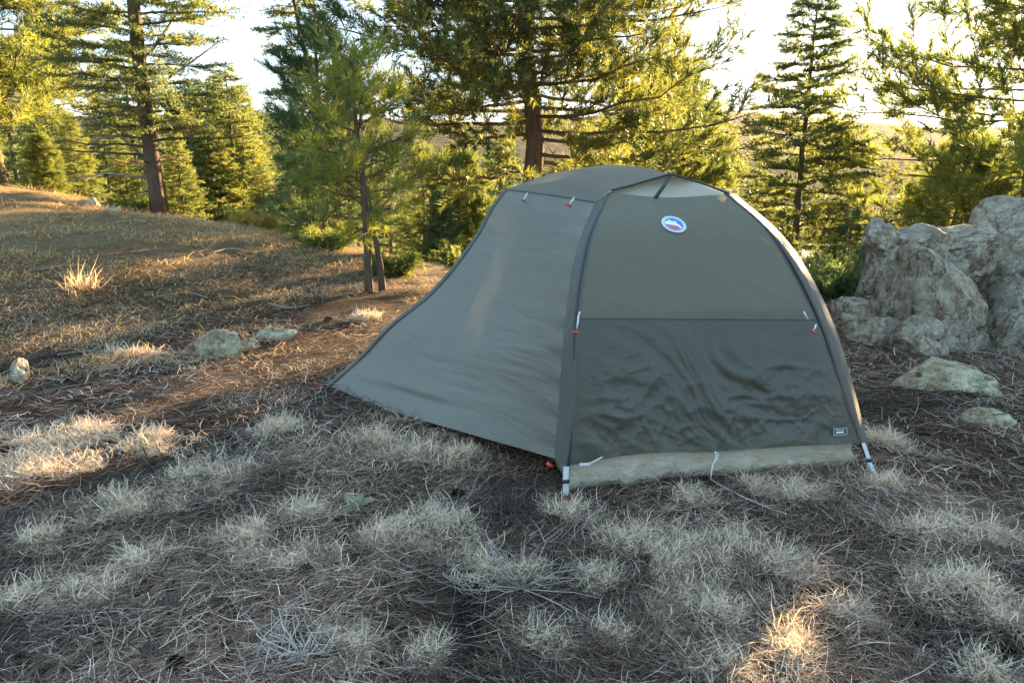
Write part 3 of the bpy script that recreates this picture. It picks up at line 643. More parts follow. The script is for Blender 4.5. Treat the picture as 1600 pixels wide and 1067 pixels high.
# corner sleeves that wrap the poles
def sleeve(a, c, b, name, mat):
    c = .55 * c + .225 * (a + b); t = np.linspace(0, 1, 13)[:, None, None]; G = (1 - t) ** 2 * a + 2 * t * (1 - t) * c + t ** 2 * b
    mb = MB(); mb.grid(G); mb.build(name, mat, tent)
poleL = curve([pl(886, 733, -.01), pl(892, 640, .03), pl(897, 500, .105), pl(917, 380, .245), pl(948, 304, .43)], NV)
sleeve(vR + (-e_ * .002), poleL * 1.0 - n_ * .008 - e_ * .004, eL - n_ * .002, 'pole_sleeve', M_BAND)
rO = curve([pl(1355, 690, .08), pl(1334, 605, .13), pl(1305, 512, .2), pl(1271, 438, .27), pl(1230, 376, .35), pl(1150, 304, .5)], NV)
poleR = curve([pl(1354, 690, .0), pl(1326, 605, .04), pl(1296, 512, .105), pl(1262, 438, .17), pl(1217, 368, .25), pl(1142, 301, .40)], NV)
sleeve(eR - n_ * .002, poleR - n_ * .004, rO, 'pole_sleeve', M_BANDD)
pm = MB(); pm.tube(np.vstack([tp(.0, .0, .02), poleL[8:] + n_ * .03 + e_ * .012]), .0045, 8); pm.build('pole', M_DARK, tent)
pm = MB(); pm.tube(np.vstack([tp(WID - .01, .0, .02), poleR[8:] + n_ * .03 - e_ * .012]), .0045, 8); pm.build('pole', M_DARK, tent)
# roof with the vent brow
TIP = pl(1048, 272, .50); MID = pl(950, 257, 1.1)
rB_ = vT[::1]; rT = curve([MID, pl(1000, 261, .82), TIP], NU)
rL = curve([TL, pl(860, 272, 1.1), MID], 40); rR = curve([LP, pl(953, 299, .46), pl(982, 291, .50), TIP], 40)
patch('roof_panel', coons(rB_, rT, rL, rR), M_FLYR, tent, label='bluish grey roof panel reflecting the sky')
rs = MB(); rs.grid(np.stack([vT - n_ * .004 - e_ * .004 + np.array([0, 0, z_]) for z_ in (-.003, .003)], 0)); rs.build('roof_seam', M_BAND, tent)
# right wall
TR = tp(.86, 1.1, .90); 
wN = curve([*rO[::20], rO[-1], pl(1105, 289, .52), TIP], NV); wF = curve([tp(1.12, 1.1, .08), tp(1.06, 1.1, .45), TR, MID], NV)
t_ = np.linspace(0, 1, 30)[None, :, None]; W1 = wN[:, None] * (1 - t_) + wF[:, None] * t_
patch('side_wall', W1 + e_ * (.03 * np.sin(np.pi * np.linspace(0, 1, 30))[None, :] * np.sin(np.pi * np.linspace(0, 1, NV))[:, None])[..., None], M_FLYR, tent)
wN2 = mir(wN); patch('side_wall', wF[:, None] * (1 - t_) + wN2[:, None] * t_, M_FLYR, tent)
rR2 = mir(rR); rT2 = mir(rT); rB2 = mir(rB_); patch('roof_panel', coons(mir(rB_), mir(rT), np.linspace(0, 1, 40)[:, None] * (MID - TL) + TL, mir(rR)), M_FLYR, tent)
E4 = E0[::6, ::6]; patch('end_panel', mir(E4.reshape(-1, 3)).reshape(E4.shape), M_FLYE, tent)
# brow underside and trim, prop strut
bw = MB(); brow = np.vstack([rR[12:], curve([TIP, pl(1095, 286, .47), pl(1140, 303, .42)], 20)[1:]])
bw.tube(brow, .0045, 6); bw.build('brow_hem', M_DARK, tent)
st_ = MB(); a_ = TIP + np.array([0, 0, -.004]); b_ = on_panel(1024, 309)[0]; st_.tube([a_, (a_ + b_) / 2 - n_ * .004, b_], [.006, .0065, .007], 8); st_.build('vent_strut', M_DARK, tent)
vm = MB(); vt = np.array([b_ * .0 + eT[q] + n_ * .045 + np.array([0, 0, -.015]) for q in range(0, NU, 6)]); vtop = np.array([rR[-1] * 0 + (curve([pl(962, 297, .53), pl(1044, 274, .56), pl(1134, 301, .47)], len(vt))[q]) for q in range(len(vt))])
vm.grid(np.stack([vt, vtop], 0)); vm.build('vent_mesh', M_MESHV, tent)
# clips, tabs, straps, stakes, cord
def frame(p, nn, rot=0):
    nn = nn / np.linalg.norm(nn); 
    if nn[1] > 0: nn = -nn
    x = np.cross([0, 0, 1], nn); x = -x if x[0] < 0 else x; x /= np.linalg.norm(x); y = np.cross(nn, x); y = -y if y[2] < 0 else y
    c, s = math.cos(rot), math.sin(rot); return p, c * x + s * y, -s * x + c * y, nn
def toggle(p0, p1, red_at):
    p0, p1 = np.array(p0), np.array(p1); d = p1 - p0; g = empty_part('toggle'); 
    mb = MB(); mb.tube([p0, p0 + d * .5 - n_ * .003, p1], [.0026, .0034, .003], 6); o = mb.build('toggle', M_WHITE, tent)
    mr = MB(); ax = np.cross(d / np.linalg.norm(d), n_); mr.tube([red_at - ax * .012, red_at, red_at + ax * .012], [.004, .005, .003], 6); mr.build('toggle_bar', M_RED, o)
def empty_part(n): return None
for x0, y0, x1, y1 in ((824, 302, 818, 313), (897, 309, 889, 320)):
    d = float((vT[np.argmin(np.abs(pix(vT)[0] - x0))] - NL) @ n_) - .05; toggle(pl(x0, y0, d), pl(x1, y1, d - .01), pl(x1, y1 + 1, d - .012))
toggle(pl(904, 493, .08), pl(901, 514, .07), pl(900, 519, .065)); toggle(pl(1275, 507, .10), pl(1271, 516, .095), pl(1270, 518, .09))
for (x0, y0, x1, y1, d) in ((906, 487, 903, 497, .085), (1256, 487, 1262, 499, .11)):
    mb = MB(); mb.tube([pl(x0, y0, d), pl(x1, y1, d)], .003, 6); mb.build('clip', M_WHITE, tent)
def strap(name, pts, wd, mat, ax=e_):
    pts = np.array(pts); mb = MB(); th = n_ * .0012
    mb.grid(np.stack([pts - ax * wd / 2 - th, pts + ax * wd / 2 - th, pts + ax * wd / 2 + th, pts - ax * wd / 2 + th, pts - ax * wd / 2 - th], 0)); return mb.build(name, mat, tent, smooth=False)
strap('corner_strap', [pl(885, 729, -.022), pl(884, 748, -.024), pl(884, 775, -.02)], .019, M_WHITE)
strap('corner_strap', [pl(1349, 692, -.005), pl(1357, 716, -.01), pl(1367, 744, -.012)], .014, M_WHITE)
for px_b, py_b, d_b, w_b in ((884, 752, -.026, .013), (1358, 719, -.013, .010)):
    mb = MB(); mb.box(pl(px_b, py_b, d_b), w_b, .003, .006, np.stack([e_, n_, [0, 0, 1]], 1)); mb.build('strap_slider', M_DARK, tent)
mb = MB(); mb.tube([pl(1352, 716, .0), pl(1360, 735, -.004), pl(1364, 746, -.004)], .0025, 6); mb.tube([pl(1346, 728, .01), pl(1357, 746, .0)], .0022, 6); mb.build('shock_cord', M_CORD, tent)
for (x0, y0, x1, y1, d, w) in ((880, 777, 894, 775, -.02, .006), (854, 723, 863, 728, .06, .006), (530, 604, 537, 606, 1.18, .008), (1364, 747, 1371, 746, -.01, .004)):
    mb = MB(); mb.tube([pl(x0, y0, d), (pl(x0, y0, d) + pl(x1, y1, d)) / 2 - n_ * .004, pl(x1, y1, d)], w, 7); mb.build('red_tab', M_RED, tent)
V0 = cC[0]; mb = MB(); mb.tube([V0 + np.array([.01, -.01, .005]), V0 + np.array([.08, 0, .055]), V0 + np.array([.20, .0, .14])], [.004, .004, .003], 6); mb.build('red_piping', M_RED, tent)
pk = onz(498, 604); mb = MB(); mb.tube([pk + np.array([-.012, 0, -.06]), pk + np.array([0, 0, .012]), pk + np.array([-.02, -.004, .022])], [.004, .005, .004], 7); mb.tube([V0, pk + np.array([0, 0, .012])], .003, 6); mb.build('stake', M_RED, tent)
cdp = [pl(1117, 705, .0), pl(1119, 712, -.01), pl(1114, 725, -.03), pl(1111, 742, -.05)]
g0 = [ground_at(px, py) + np.array([0, 0, .012]) for px, py in ((1116, 757), (1130, 765), (1150, 776), (1180, 790), (1205, 800), (1228, 808))]
mb = MB(); mb.tube(curve(cdp + g0, 60), .0022, 6)
mb.tube(curve([pl(1117, 705, .0), pl(1122, 709, -.005), pl(1120, 717, -.012), pl(1115, 723, -.026)], 14), .002, 6); mb.build('guy_line', M_CORD, tent)
mb = MB(); mb.box(pl(914, 726, -.005), .018, .004, .006, np.stack([e_, n_, [0, 0, 1]], 1)); mb.tube([pl(922, 724, -.004), pl(932, 719, -.002), pl(941, 714, .005)], .003, 6); mb.build('hem_buckle', M_CORD, tent)
# round badge
bp, bn = on_panel(1053, 351); bn = sum(on_panel(1053 + a, 351 + b)[1] for a in (-25, 0, 25) for b in (-20, 0, 20)); bp, bx, by, bz = frame(bp, bn, R(-27))
RX, RY = .044, .034
def shape(name, pts2, off, mat, parent=tent, thick=.0012):
    P = [bp + bx * a + by * b + bz * off for a, b in pts2]; n = len(P); Pb = [p - bz * thick for p in P]
    me = bpy.data.meshes.new(name); me.from_pydata([tuple(p) for p in P + Pb], [], [tuple(range(n))] + [(q, q + n, (q + 1) % n + n, (q + 1) % n) for q in range(n)]); me.update()
    return link(name, me, mat, parent)
el = lambda k, m=40, ph=0: [(RX * k * math.cos(2 * math.pi * q / m + ph), RY * k * math.sin(2 * math.pi * q / m + ph)) for q in range(m)]
badge = shape('badge', [(RX * (1 + .035 * math.cos(22 * a)) * math.cos(a), RY * (1 + .035 * math.cos(22 * a)) * math.sin(a)) for a in np.linspace(0, 2 * math.pi, 132, endpoint=False)], .004, M_PWHITE)
badge['label'] = 'round white blue and red badge'
shape('badge_ring', el(.93), .0048, M_PSKY, badge, .0006); shape('badge_field', el(.74), .0054, M_BLUE, badge, .0006)
lo = [(RX * .74 * math.cos(a), RY * .74 * math.sin(a)) for a in np.linspace(math.pi + .2, 2 * math.pi - .2, 24)]
shape('badge_mountain', [lo[-1], (RX * .45, RY * .12), (RX * .2, RY * .22), (RX * .02, RY * .42), (-RX * .25, RY * .22), (-RX * .45, RY * .35), lo[0]] + lo[1:-1], .0059, M_PWHITE, badge, .0004)
lo2 = [(RX * .74 * math.cos(a), RY * .74 * math.sin(a)) for a in np.linspace(math.pi + .55, 2 * math.pi - .35, 20)]
shape('badge_foreground', [lo2[-1], (RX * .3, -RY * .12), (-RX * .1, -RY * .22), lo2[0]] + lo2[1:-1], .0064, M_PRED, badge, .0004)
def letters(word, a0, a1, name, mat, parent, k=.85, size=.0098, flip=False):
    mb = MB()
    for q, ch in enumerate(word):
        if ch == ' ': continue
        cu = bpy.data.curves.new('t', 'FONT'); cu.body = ch; cu.size = size; cu.align_x = 'CENTER'; cu.align_y = 'CENTER'
        ob = bpy.data.objects.new('t', cu); me = bpy.data.meshes.new_from_object(ob); a = a0 + (a1 - a0) * (q + .5) / len(word)
        cx, cyy = RX * k * math.cos(a), RY * k * math.sin(a); tn = math.atan2(RY * math.cos(a), -RX * math.sin(a)) + (math.pi if not flip else 0)
        c, s = math.cos(tn), math.sin(tn)
        vv_ = [bp + bx * (cx + c * v.co.x - s * v.co.y) + by * (cyy + s * v.co.x + c * v.co.y) + bz * .0053 for v in me.vertices]
        me.calc_loop_triangles(); mb.add(vv_, [tuple(t.vertices) for t in me.loop_triangles]); bpy.data.objects.remove(ob); bpy.data.meshes.remove(me); bpy.data.curves.remove(cu)
    return mb.build(name, mat, parent, smooth=False)
letters('BIG AGNES', R(168), R(12), 'badge_lettering', M_PWHITE, badge)
# little sewn label
lp, ln = on_panel(1310, 674); ln = sum(on_panel(1310 + a, 674 + b)[1] for a in (-14, 0, 14) for b in (-10, 0, 10)); bp, bx, by, bz = frame(lp, ln, R(1))
hw, hh = .0245, .0115
lb = shape('sewn_label', [(-hw, -hh), (hw, -hh), (hw, hh), (-hw, hh)], .009, M_DARK)
for (x0, y0, x1, y1) in ((-hw, -hh, hw, -hh + .0018), (-hw, hh - .0018, hw, hh), (-hw, -hh, -hw + .0018, hh), (hw - .0018, -hh, hw, hh)):
    shape('label_border', [(x0, y0), (x1, y0), (x1, y1), (x0, y1)], .0097, M_CORD, lb, .0004)
shape('label_print', [(-hw * .62, -hh * .42), (hw * .55, -hh * .42), (hw * .55, -hh * .0), (-hw * .62, -hh * .0)], .0097, M_PWHITE, lb, .0004)
shape('label_print', [(-hw * .68, hh * .32), (hw * .6, hh * .32), (hw * .6, hh * .5), (-hw * .68, hh * .5)], .0097, M_CORD, lb, .0004)

# ---------------------------------------------------------------- litter, grass
def strands(P, D, L, W, bend, segs, cols, up=None, curl=None, arc=None):
    N = len(P); side = np.cross(D, up if up is not None else np.array([0, 0, 1.])); side /= np.linalg.norm(side, axis=1)[:, None] + 1e-9
    rows = []
    for i in range(segs + 1):
        s = i / segs
        if arc is not None:                            # a true circular arc: turn angle and inward side
            ph, B = arc; c = P + (L / ph * np.sin(ph * s))[:, None] * D + (L / ph * (1 - np.cos(ph * s)))[:, None] * B
        else: c = P + D * (L * s)[:, None] + bend * (L * s * s)[:, None] + (0 if curl is None else curl * (L * s ** 3)[:, None])
        w = (W * (1 - .75 * s ** 2) * .5)[:, None]
        rows += [c - side * w, c + side * w] if i < segs else [c]
    m = len(rows); V = np.stack(rows, 1).reshape(-1, 3); b = (np.arange(N) * m)[:, None]
    Q = [np.stack([b + 2 * i, b + 2 * i + 1, b + 2 * i + 3, b + 2 * i + 2], -1).reshape(-1, 4) for i in range(segs - 1)]
    T = np.concatenate([b + 2 * segs - 2, b + 2 * segs - 1, b + 2 * segs], 1)
    return V, T, (np.vstack(Q) if Q else np.zeros((0, 4), int)), np.repeat(cols, m, 0)
def arcs(D, n, lo, hi, zk=.3):
    B = rng.normal(size=(n, 3)) * np.array([1, 1, zk]); B -= D * (B * D).sum(1)[:, None]; B /= np.linalg.norm(B, axis=1)[:, None] + 1e-9
    return (lo + (hi - lo) * rng.random(n), B)
def build_strands(name, sets, mat, **k):
    V, T, Q, C = [], [], [], []; n = 0
    for v, t, q, c in sets: V.append(v); T.append(t + n); Q.append(q + n); C.append(c); n += len(v)
    Q = np.vstack(Q); return link(name, mesh_np(name, np.vstack(V), np.vstack(T), Q if len(Q) else None, np.vstack(C)), mat, **k)
char = onz(735, 960)
def tent_mask(x, y):
    q = np.stack([x - NL[0], y - NL[1]], -1); a = q @ e_[:2]; d = q @ n_[:2]; return (a > .0) & (a < 1.05) & (d > .08) & (d < 2.15)
def scatter(n, r0, r1, a0=-50, a1=50, pw=1.0):
    r = (r0 ** pw + (r1 ** pw - r0 ** pw) * rng.random(n)) ** (1 / pw); a = np.radians(a0 + (a1 - a0) * rng.random(n))
    x, y = r * np.sin(a), r * np.cos(a); k = ~tent_mask(x, y)
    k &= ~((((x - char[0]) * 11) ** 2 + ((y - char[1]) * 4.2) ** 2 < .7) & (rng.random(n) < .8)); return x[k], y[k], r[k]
PAL = np.array([(.09, .06, .046), (.13, .092, .07), (.19, .142, .112), (.28, .225, .18), (.58, .50, .42), (.065, .045, .036), (.16, .10, .068), (.11, .08, .062)])
def litter(n, r0, r1, ln, wd, seg, zmax, pw=1.0, a0=-50, a1=50, flat=.12, pal=PAL):
    x, y, r = scatter(n, r0, r1, a0, a1, pw); N = len(x)
    az = rng.random(N) * 2 * np.pi; az = np.where(rng.random(N) < .35, rng.normal(size=N) * .5 + 2.6 * vnoise(x * 2, y * 2, seed=77), az)
    D = np.stack([np.cos(az), np.sin(az), np.abs(rng.normal(size=N)) * flat], -1); D /= np.linalg.norm(D, axis=1)[:, None]
    P = np.stack([x, y, terrain(x, y) + .002 + zmax * rng.random(N) ** 2], -1)
    bend = rng.normal(size=(N, 3)) * np.array([.28, .28, .05]) - np.array([0, 0, .06])
    c = pal[rng.integers(0, len(pal), N)] * (.75 + .5 * rng.random((N, 1))) * np.array([1.12, 1.0, .92]) * np.clip(.95 + .8 * vnoise(x * 1.6, y * 1.6, seed=88) + .4 * vnoise(x * 5, y * 5, seed=89), .35, 1.6)[:, None]
    return strands(P, D, ln * (.5 + .9 * rng.random(N)), wd * (.7 + .6 * rng.random(N)), bend, seg, c, None, None, arcs(D, N, .1, 1.1, .1) if seg > 1 else None)
build_strands('needle_litter', [litter(84000, .75, 2.6, .085, .0016, 2, .022, 1.2), litter(75000, 2.4, 6.5, .10, .0028, 2, .025, 1.1), litter(44000, 5.5, 12, .10, .005, 1, .03, 1.3, -50, 5)], M_LITTER,
              label='brown and grey pine needle litter covering the ground', cat='needle litter', kind='stuff')
# loose dry grass blades woven through the litter
GP = np.array([(.70, .64, .57), (.76, .70, .63), (.62, .57, .52), (.54, .48, .44), (.80, .74, .66)])
def loose_grass(n, r0, r1, ln, wd, pw=1.1, a0=-50, a1=50, pal=GP, thr=.05, upz=.35, seg=3):
    x, y, r = scatter(n, r0, r1, a0, a1, pw); m = vnoise(x * 1.9, y * 1.9, seed=91) + .5 * vnoise(x * 5, y * 5, seed=92); k = m > thr + .25 * rng.normal(size=len(x)); x, y = x[k], y[k]; N = len(x)
    az = rng.random(N) * 2 * np.pi; D = np.stack([np.cos(az), np.sin(az), upz * rng.random(N) + .05], -1); D /= np.linalg.norm(D, axis=1)[:, None]
    P = np.stack([x, y, terrain(x, y) + .004 + .015 * rng.random(N)], -1); bend = rng.normal(size=(N, 3)) * np.array([.8, .8, .25]) - np.array([0, 0, .25]); cl = rng.normal(size=(N, 3)) * np.array([.6, .6, .1])
    return strands(P, D, ln * (.5 + rng.random(N)), wd * (.7 + .6 * rng.random(N)), bend, seg, pal[rng.integers(0, len(pal), N)] * (.7 + .5 * rng.random((N, 1))) * np.array([1.08, 1.0, .86]), None, None, arcs(D, N, .6, 3.0) if upz < 1 else None)
STRAW = np.array([(.55, .40, .20), (.62, .47, .25), (.46, .33, .17), (.38, .28, .17), (.60, .48, .29)])
build_strands('dry_grass', [loose_grass(26000, .8, 2.8, .055, .0017, thr=.5, seg=4), loose_grass(24000, 2.6, 6.5, .055, .0028, thr=.42),
                            loose_grass(90000, 4.0, 12.5, .045, .005, 1.3, -52, 6, STRAW, .0, 1.0, 2), loose_grass(24000, 6.5, 13, .07, .006, 1.3, -52, -8, STRAW, .1, 2.0, 2)], M_GRASS,
              label='thin dry straw coloured grass over the slope and clearing', cat='grass', kind='stuff')
# distinct pale tufts
def tuft(px, py, rpx, label, tall=.11, n=330, warm=0., name='grass_tuft'):
    p = ground_at(px, py); d = float(np.linalg.norm(p - ORI)); Rr = rpx / FPX * d; rg = rng
    n = int((n if tall > 1 else 1150) * min(3.2, max(.5, (Rr / .1) ** 1.3))); th = rg.random(n) * 2 * np.pi; rr = Rr * 1.0 * rg.random(n) ** .62
    lob = 1 + .35 * np.sin(2 * th + px) + .2 * np.sin(3 * th + py); rr = rr * lob; x = rr * np.cos(th); y = rr * np.sin(th) * .8
    if tall < 1:
        kp = fbm((x + p[0]) * 16, (y + p[1]) * 16, seed=97, oct=2) + .35 * rg.normal(size=n) > -.25 + .7 * (rr / Rr - .6); x, y, th, rr = x[kp], y[kp], th[kp], rr[kp]; n = len(x)
    z = terrain(x + p[0], y + p[1]) - p[2] + .003 + .02 * rg.random(n) * np.clip(1 - rr / Rr, 0, 1) * (tall < 1)
    az = th + rg.normal(size=n) * (2.6 if tall < 1 else 1.2); D = np.stack([np.cos(az), np.sin(az), tall * (.1 + 1.5 * rg.random(n))], -1); D /= np.linalg.norm(D, axis=1)[:, None]
    L = (.028 + .05 * rg.random(n) ** 1.5) * (1 + .10 * d) if tall < 1 else Rr * 1.5 * (.4 + .75 * rg.random(n))
    bend = rg.normal(size=(n, 3)) * (np.array([1.2, 1.2, .28]) if tall < 1 else .4) - np.array([0, 0, .22 if tall < 1 else .1]); cl = rg.normal(size=(n, 3)) * (np.array([1.1, 1.1, .2]) if tall < 1 else .1)
    c = GP[rg.integers(0, len(GP), n)] * (.75 + .5 * rg.random((n, 1))) * np.array([1.08 + .15 * warm, 1.0, .86 - .3 * warm])
    W = np.full(n, max(.0017, .00115 * d)) * (.7 + .6 * rg.random(n))
    o = build_strands(name, [strands(np.stack([x, y, z], -1), D, L, W, bend, 5 if tall < 1 else 4, c, None, cl, arcs(D, n, .9, 3.6, .32) if tall < 1 else None)], M_GRASS, label=label, cat='grass tuft', group='pale dry grass tufts'); o.location = p
TUFTS = [(380, 845, 62, 'largest cream tuft in the left foreground'), (460, 872, 55, 'cream tuft touching the largest left foreground tuft on its right'), (213, 880, 50, 'round cream tuft left of the largest foreground tuft'),
 (32, 940, 62, 'cream tuft cut by the left edge near the bottom'), (130, 925, 45, 'thin tuft just right of the one at the left edge'), (545, 1005, 58, 'curly tuft at bottom centre left'), (665, 1022, 48, 'rounded yellowish tuft left of the charred soil'),
 (655, 708, 62, 'wide tuft in front of the vestibule hem'), (720, 712, 55, 'tuft right of the wide one under the vestibule hem'), (590, 692, 42, 'tuft left of the wide one under the vestibule hem'),
 (325, 742, 76, 'long tuft in the left middle ground'), (235, 692, 66, 'tuft with upright stalks at left middle'), (110, 692, 92, 'greyish mat of grass at far left middle'), (45, 735, 88, 'greyish grass mat at the left edge'),
 (740, 885, 66, 'pale tuft in the middle foreground'), (930, 905, 40, 'small yellowish tuft left of the big dry weed'), (945, 992, 45, 'cream tuft low right of the charred soil'), (845, 1000, 45, 'tuft at the right rim of the charred soil'),
 (990, 838, 92, 'wide pale grass mat below the tent corner'), (1070, 780, 50, 'tuft beside the guy line'), (1065, 868, 100, 'wide pale grass mat in the centre right foreground'), (1160, 850, 76, 'pale grass right of the centre right mat'),
 (1240, 768, 42, 'tuft in front of the bathtub floor'), (1180, 762, 26, 'small tuft touching the bathtub floor'), (1215, 885, 50, 'greyish tuft in the right middle foreground'), (1380, 690, 38, 'cream tuft against the right tent corner'),
 (1378, 758, 35, 'tuft at the right corner stake'), (1440, 830, 45, 'sunlit tuft right of the tent, left of two'), (1525, 835, 60, 'sunlit tuft near the right edge, right of two'), (1500, 915, 74, 'big tuft in the right foreground'),
 (1560, 970, 50, 'tuft right of and below the big right foreground tuft'), (1535, 1045, 58, 'round tuft in the bottom right corner'), (1240, 1015, 65, 'wide tuft at bottom right of centre'), (1130, 1035, 55, 'tuft at the bottom right of the charred soil'),
 (1105, 955, 86, 'pale mat above the bottom tufts right of centre'), (895, 800, 45, 'tuft just below the near tent corner'), (690, 815, 78, 'low tuft left of the bent twig'), (600, 838, 50, 'thin tuft between the left tufts and the bent twig'),
 (470, 803, 45, 'thin tuft above the largest left tuft'), (195, 788, 74, 'grass mat above the round cream tuft'), (60, 845, 45, 'small tuft at the left edge below the mats'), (440, 668, 40, 'small tuft in the shade left of the vestibule'),
 (215, 552, 36, 'warm tuft left of the lichen stones'), (572, 497, 20, 'little golden tuft behind the vestibule stake'), (1330, 960, 50, 'sunlit grass at lower right'), (820, 895, 40, 'grass around the foot of the big dry weed')]
for a in TUFTS: tuft(a[0], a[1], a[2] * (.72 + .5 * random.random()), a[3])
tuft(125, 452, 22, 'tall upright bunch of straw on the slope at left', 1.4, 90, .6, 'tall_grass_bunch')
# big dry weed with radiating stems
def weed(px, py, size, n, label, mat, name, rise=.35, rr=.0012):
    p = ground_at(px, py); mb = MB()
    for q in range(n):
        az = random.random() * 6.283; L = size * (.5 + .7 * random.random()); el = random.random() * rise + .05; d = np.array([math.cos(az), math.sin(az), el])
        pts = [np.zeros(3), d * L * .4 + rng.normal(size=3) * .008, d * L * .75 + rng.normal(size=3) * .012, d * L + rng.normal(size=3) * .02 - np.array([0, 0, .05 * L])]
        for w in pts: w[2] = max(w[2], .004)
        mb.tube(pts, [rr * 1.3, rr, rr * .8, rr * .4], 4, False)
        if random.random() < .6:
            b = pts[2]; mb.tube([b, b + d * L * .15 + rng.normal(size=3) * .03, b + d * L * .3 + rng.normal(size=3) * .05 + np.array([0, 0, .01])], [rr * .7, rr * .5, rr * .3], 3, False)
    o = mb.build(name, mat, None, label=label, cat='dry plant'); o.location = p + np.array([0, 0, .006]); return o
M_GREYSTEM = mat_plain('grey_stems', (.34, .30, .26), .8, var=.3, scale=30); M_SILVER = mat_plain('silver_stems', (.52, .47, .41), .8, var=.2, scale=30)
weed(815, 925, .21, 26, 'big dry weed with long stems radiating over the central foreground', M_GREYSTEM, 'dry_weed')
weed(470, 1030, .075, 26, 'silvery curly plant at the bottom left of centre', M_SILVER, 'silver_plant', .9, .0016)
weed(420, 1015, .06, 14, 'smaller silvery plant left of the curly one', M_SILVER, 'silver_plant', .9, .0016)
# green rosette
p = ground_at(556, 795); mb = MB()
for q in range(9):
    az = q / 9 * 6.28 + random.random() * .4; d = np.array([math.cos(az), math.sin(az), .35 + .5 * random.random()]); L = .045 + .03 * random.random(); s = np.cross(d, [0, 0, 1]); s /= np.linalg.norm(s)
    G_ = np.array([[d * L * t - np.array([0, 0, .025 * t * t]) + s * w * L * .28 * math.sin(math.pi * (.12 + .85 * t)) + np.array([0, 0, abs(w) * .004]) for w in (-1, 0, 1)] for t in np.linspace(0, 1, 6)]); mb.grid(G_)
o = mb.build('green_seedling', mat_plain('seedling_leaf', (.15, .16, .075), .6, var=.4), None, label='lone green leafy seedling in the litter below the vestibule', cat='plant'); o.location = p
# pine cones
def cone_mesh():
    mb = MB(); mb.tube([(0, 0, -.022), (0, 0, -.015), (0, 0, .005), (0, 0, .024)], [.006, .012, .012, .004], 8)
    for q in range(58):
        t = q / 57; a = q * 2.39996; z = -.022 + .05 * t; r = .021 * math.sin(math.pi * (.22 + .74 * t)) + .004; c, s = math.cos(a), math.sin(a); w = .0062
        o = np.array([c, s, .0]); tt = np.array([-s, c, 0]); b0 = np.array([0, 0, z]); tip = b0 + o * r + np.array([0, 0, .009 * (t - .1)])
        V = [b0 + o * r * .3 - tt * w * .6, b0 + o * r * .3 + tt * w * .6, tip + tt * w, tip - tt * w, b0 + o * r * .4 - np.array([0, 0, .004]), tip + o * .003 + np.array([0, 0, -.001])]
        mb.add(V, [(0, 1, 4), (3, 2, 5), (1, 2, 4), (3, 0, 4), (2, 3, 4)], [(0, 3, 2, 1)])
    return mb.mesh('pine_cone', None, False)
CONE = cone_mesh()
for px, py, lab in ((318, 880, 'dark cone tucked left under the largest tuft'), (478, 898, 'dark cone below the tuft beside the largest one'), (262, 925, 'upper cone of the pair in the left foreground'), (268, 950, 'lower cone of the pair in the left foreground'),
                    (240, 1030, 'cone at bottom left, left of two with ribbed scales'), (275, 1046, 'cone at bottom left, right of two with ribbed scales'), (36, 1035, 'cone at the bottom left corner'), (362, 1014, 'cone left of the silvery plants'), (342, 950, 'half buried cone right of the cone pair'),
                    (168, 470, 'cone on the sunlit slope at left'), (512, 503, 'cone behind the vestibule on the left'), (716, 780, 'pale cone beside the bent twig'), (558, 880, 'cone between the tufts and the charred soil'), (655, 912, 'cone just above the charred soil'),
                    (1005, 880, 'cone in the pale grass mat at centre right'), (1395, 905, 'cone shaded by the big right foreground tuft'), (1540, 862, 'cone behind the sunlit tuft at right'), (1085, 1000, 'cone at bottom right of the charred soil'), (1575, 1032, 'cone at the right edge beside the corner tuft'), (380, 435, 'cone on the slope near the young pine'), (865, 818, 'small cone left of the tent corner strap')):
    p = ground_at(px, py); o = link('pine_cone', CONE, M_CONE, None, 'brown pine ' + lab, 'pine cone', 'fallen pine cones'); sc = .62 + .3 * random.random()
    o.location = p + np.array([0, 0, .014 * sc]); o.scale = (sc,) * 3; o.rotation_euler = (R(90) + random.random() * .8 - .4, random.random() * 6, random.random() * 6)
# fallen twigs
def twig(pix, rad, label, lift=.008, mat=M_STICK):
    P = [ground_at(x, y) + np.array([0, 0, lift + .012 * random.random()]) for x, y in pix]; c = np.mean(P, 0); c[2] = min(q[2] for q in P)
    C_ = curve([q - c for q in P], 14) if len(P) > 2 else np.array([q - c for q in P]); mb = MB(); mb.tube(C_, np.linspace(rad, rad * .55, len(C_)), 6)
    o = mb.build('twig', mat, None, label=label, cat='twig', group='fallen twigs'); o.location = c
twig([(768, 728), (748, 752), (735, 785), (712, 815), (703, 838)], .0024, 'long bent pale twig in front of the vestibule', .02)
twig([(1402, 684), (1418, 700), (1440, 716), (1462, 722)], .004, 'curved grey twig right of the tent corner')
twig([(1500, 552), (1545, 560), (1600, 578)], .006, 'long pale stick at the foot of the outcrop', .02)
twig([(1568, 565), (1580, 582), (1600, 592)], .004, 'short side stick below the long one at the outcrop', .02)
twig([(1395, 572), (1412, 585), (1424, 562)], .004, 'forked looking twig left of the flat pale stone')
twig([(640, 925), (622, 935), (625, 945)], .0025, 'short hooked pale twig above the charred soil'); twig([(635, 943), (660, 946), (680, 948), (680, 936)], .0025, 'angled pale twig above the charred soil')
twig([(1030, 1030), (1100, 1048)], .0035, 'straight pale stick at bottom right, crossing another'); twig([(1075, 1060), (1135, 1025)], .0035, 'straight pale stick crossing the other at bottom right')
twig([(1320, 885), (1326, 860), (1330, 852)], .003, 'upright broken twig end at right'); twig([(60, 1000), (110, 985), (165, 990)], .003, 'pale twig in the bottom left litter'); twig([(205, 1020), (240, 1045), (262, 1066)], .003, 'curved pale stem at the bottom left')
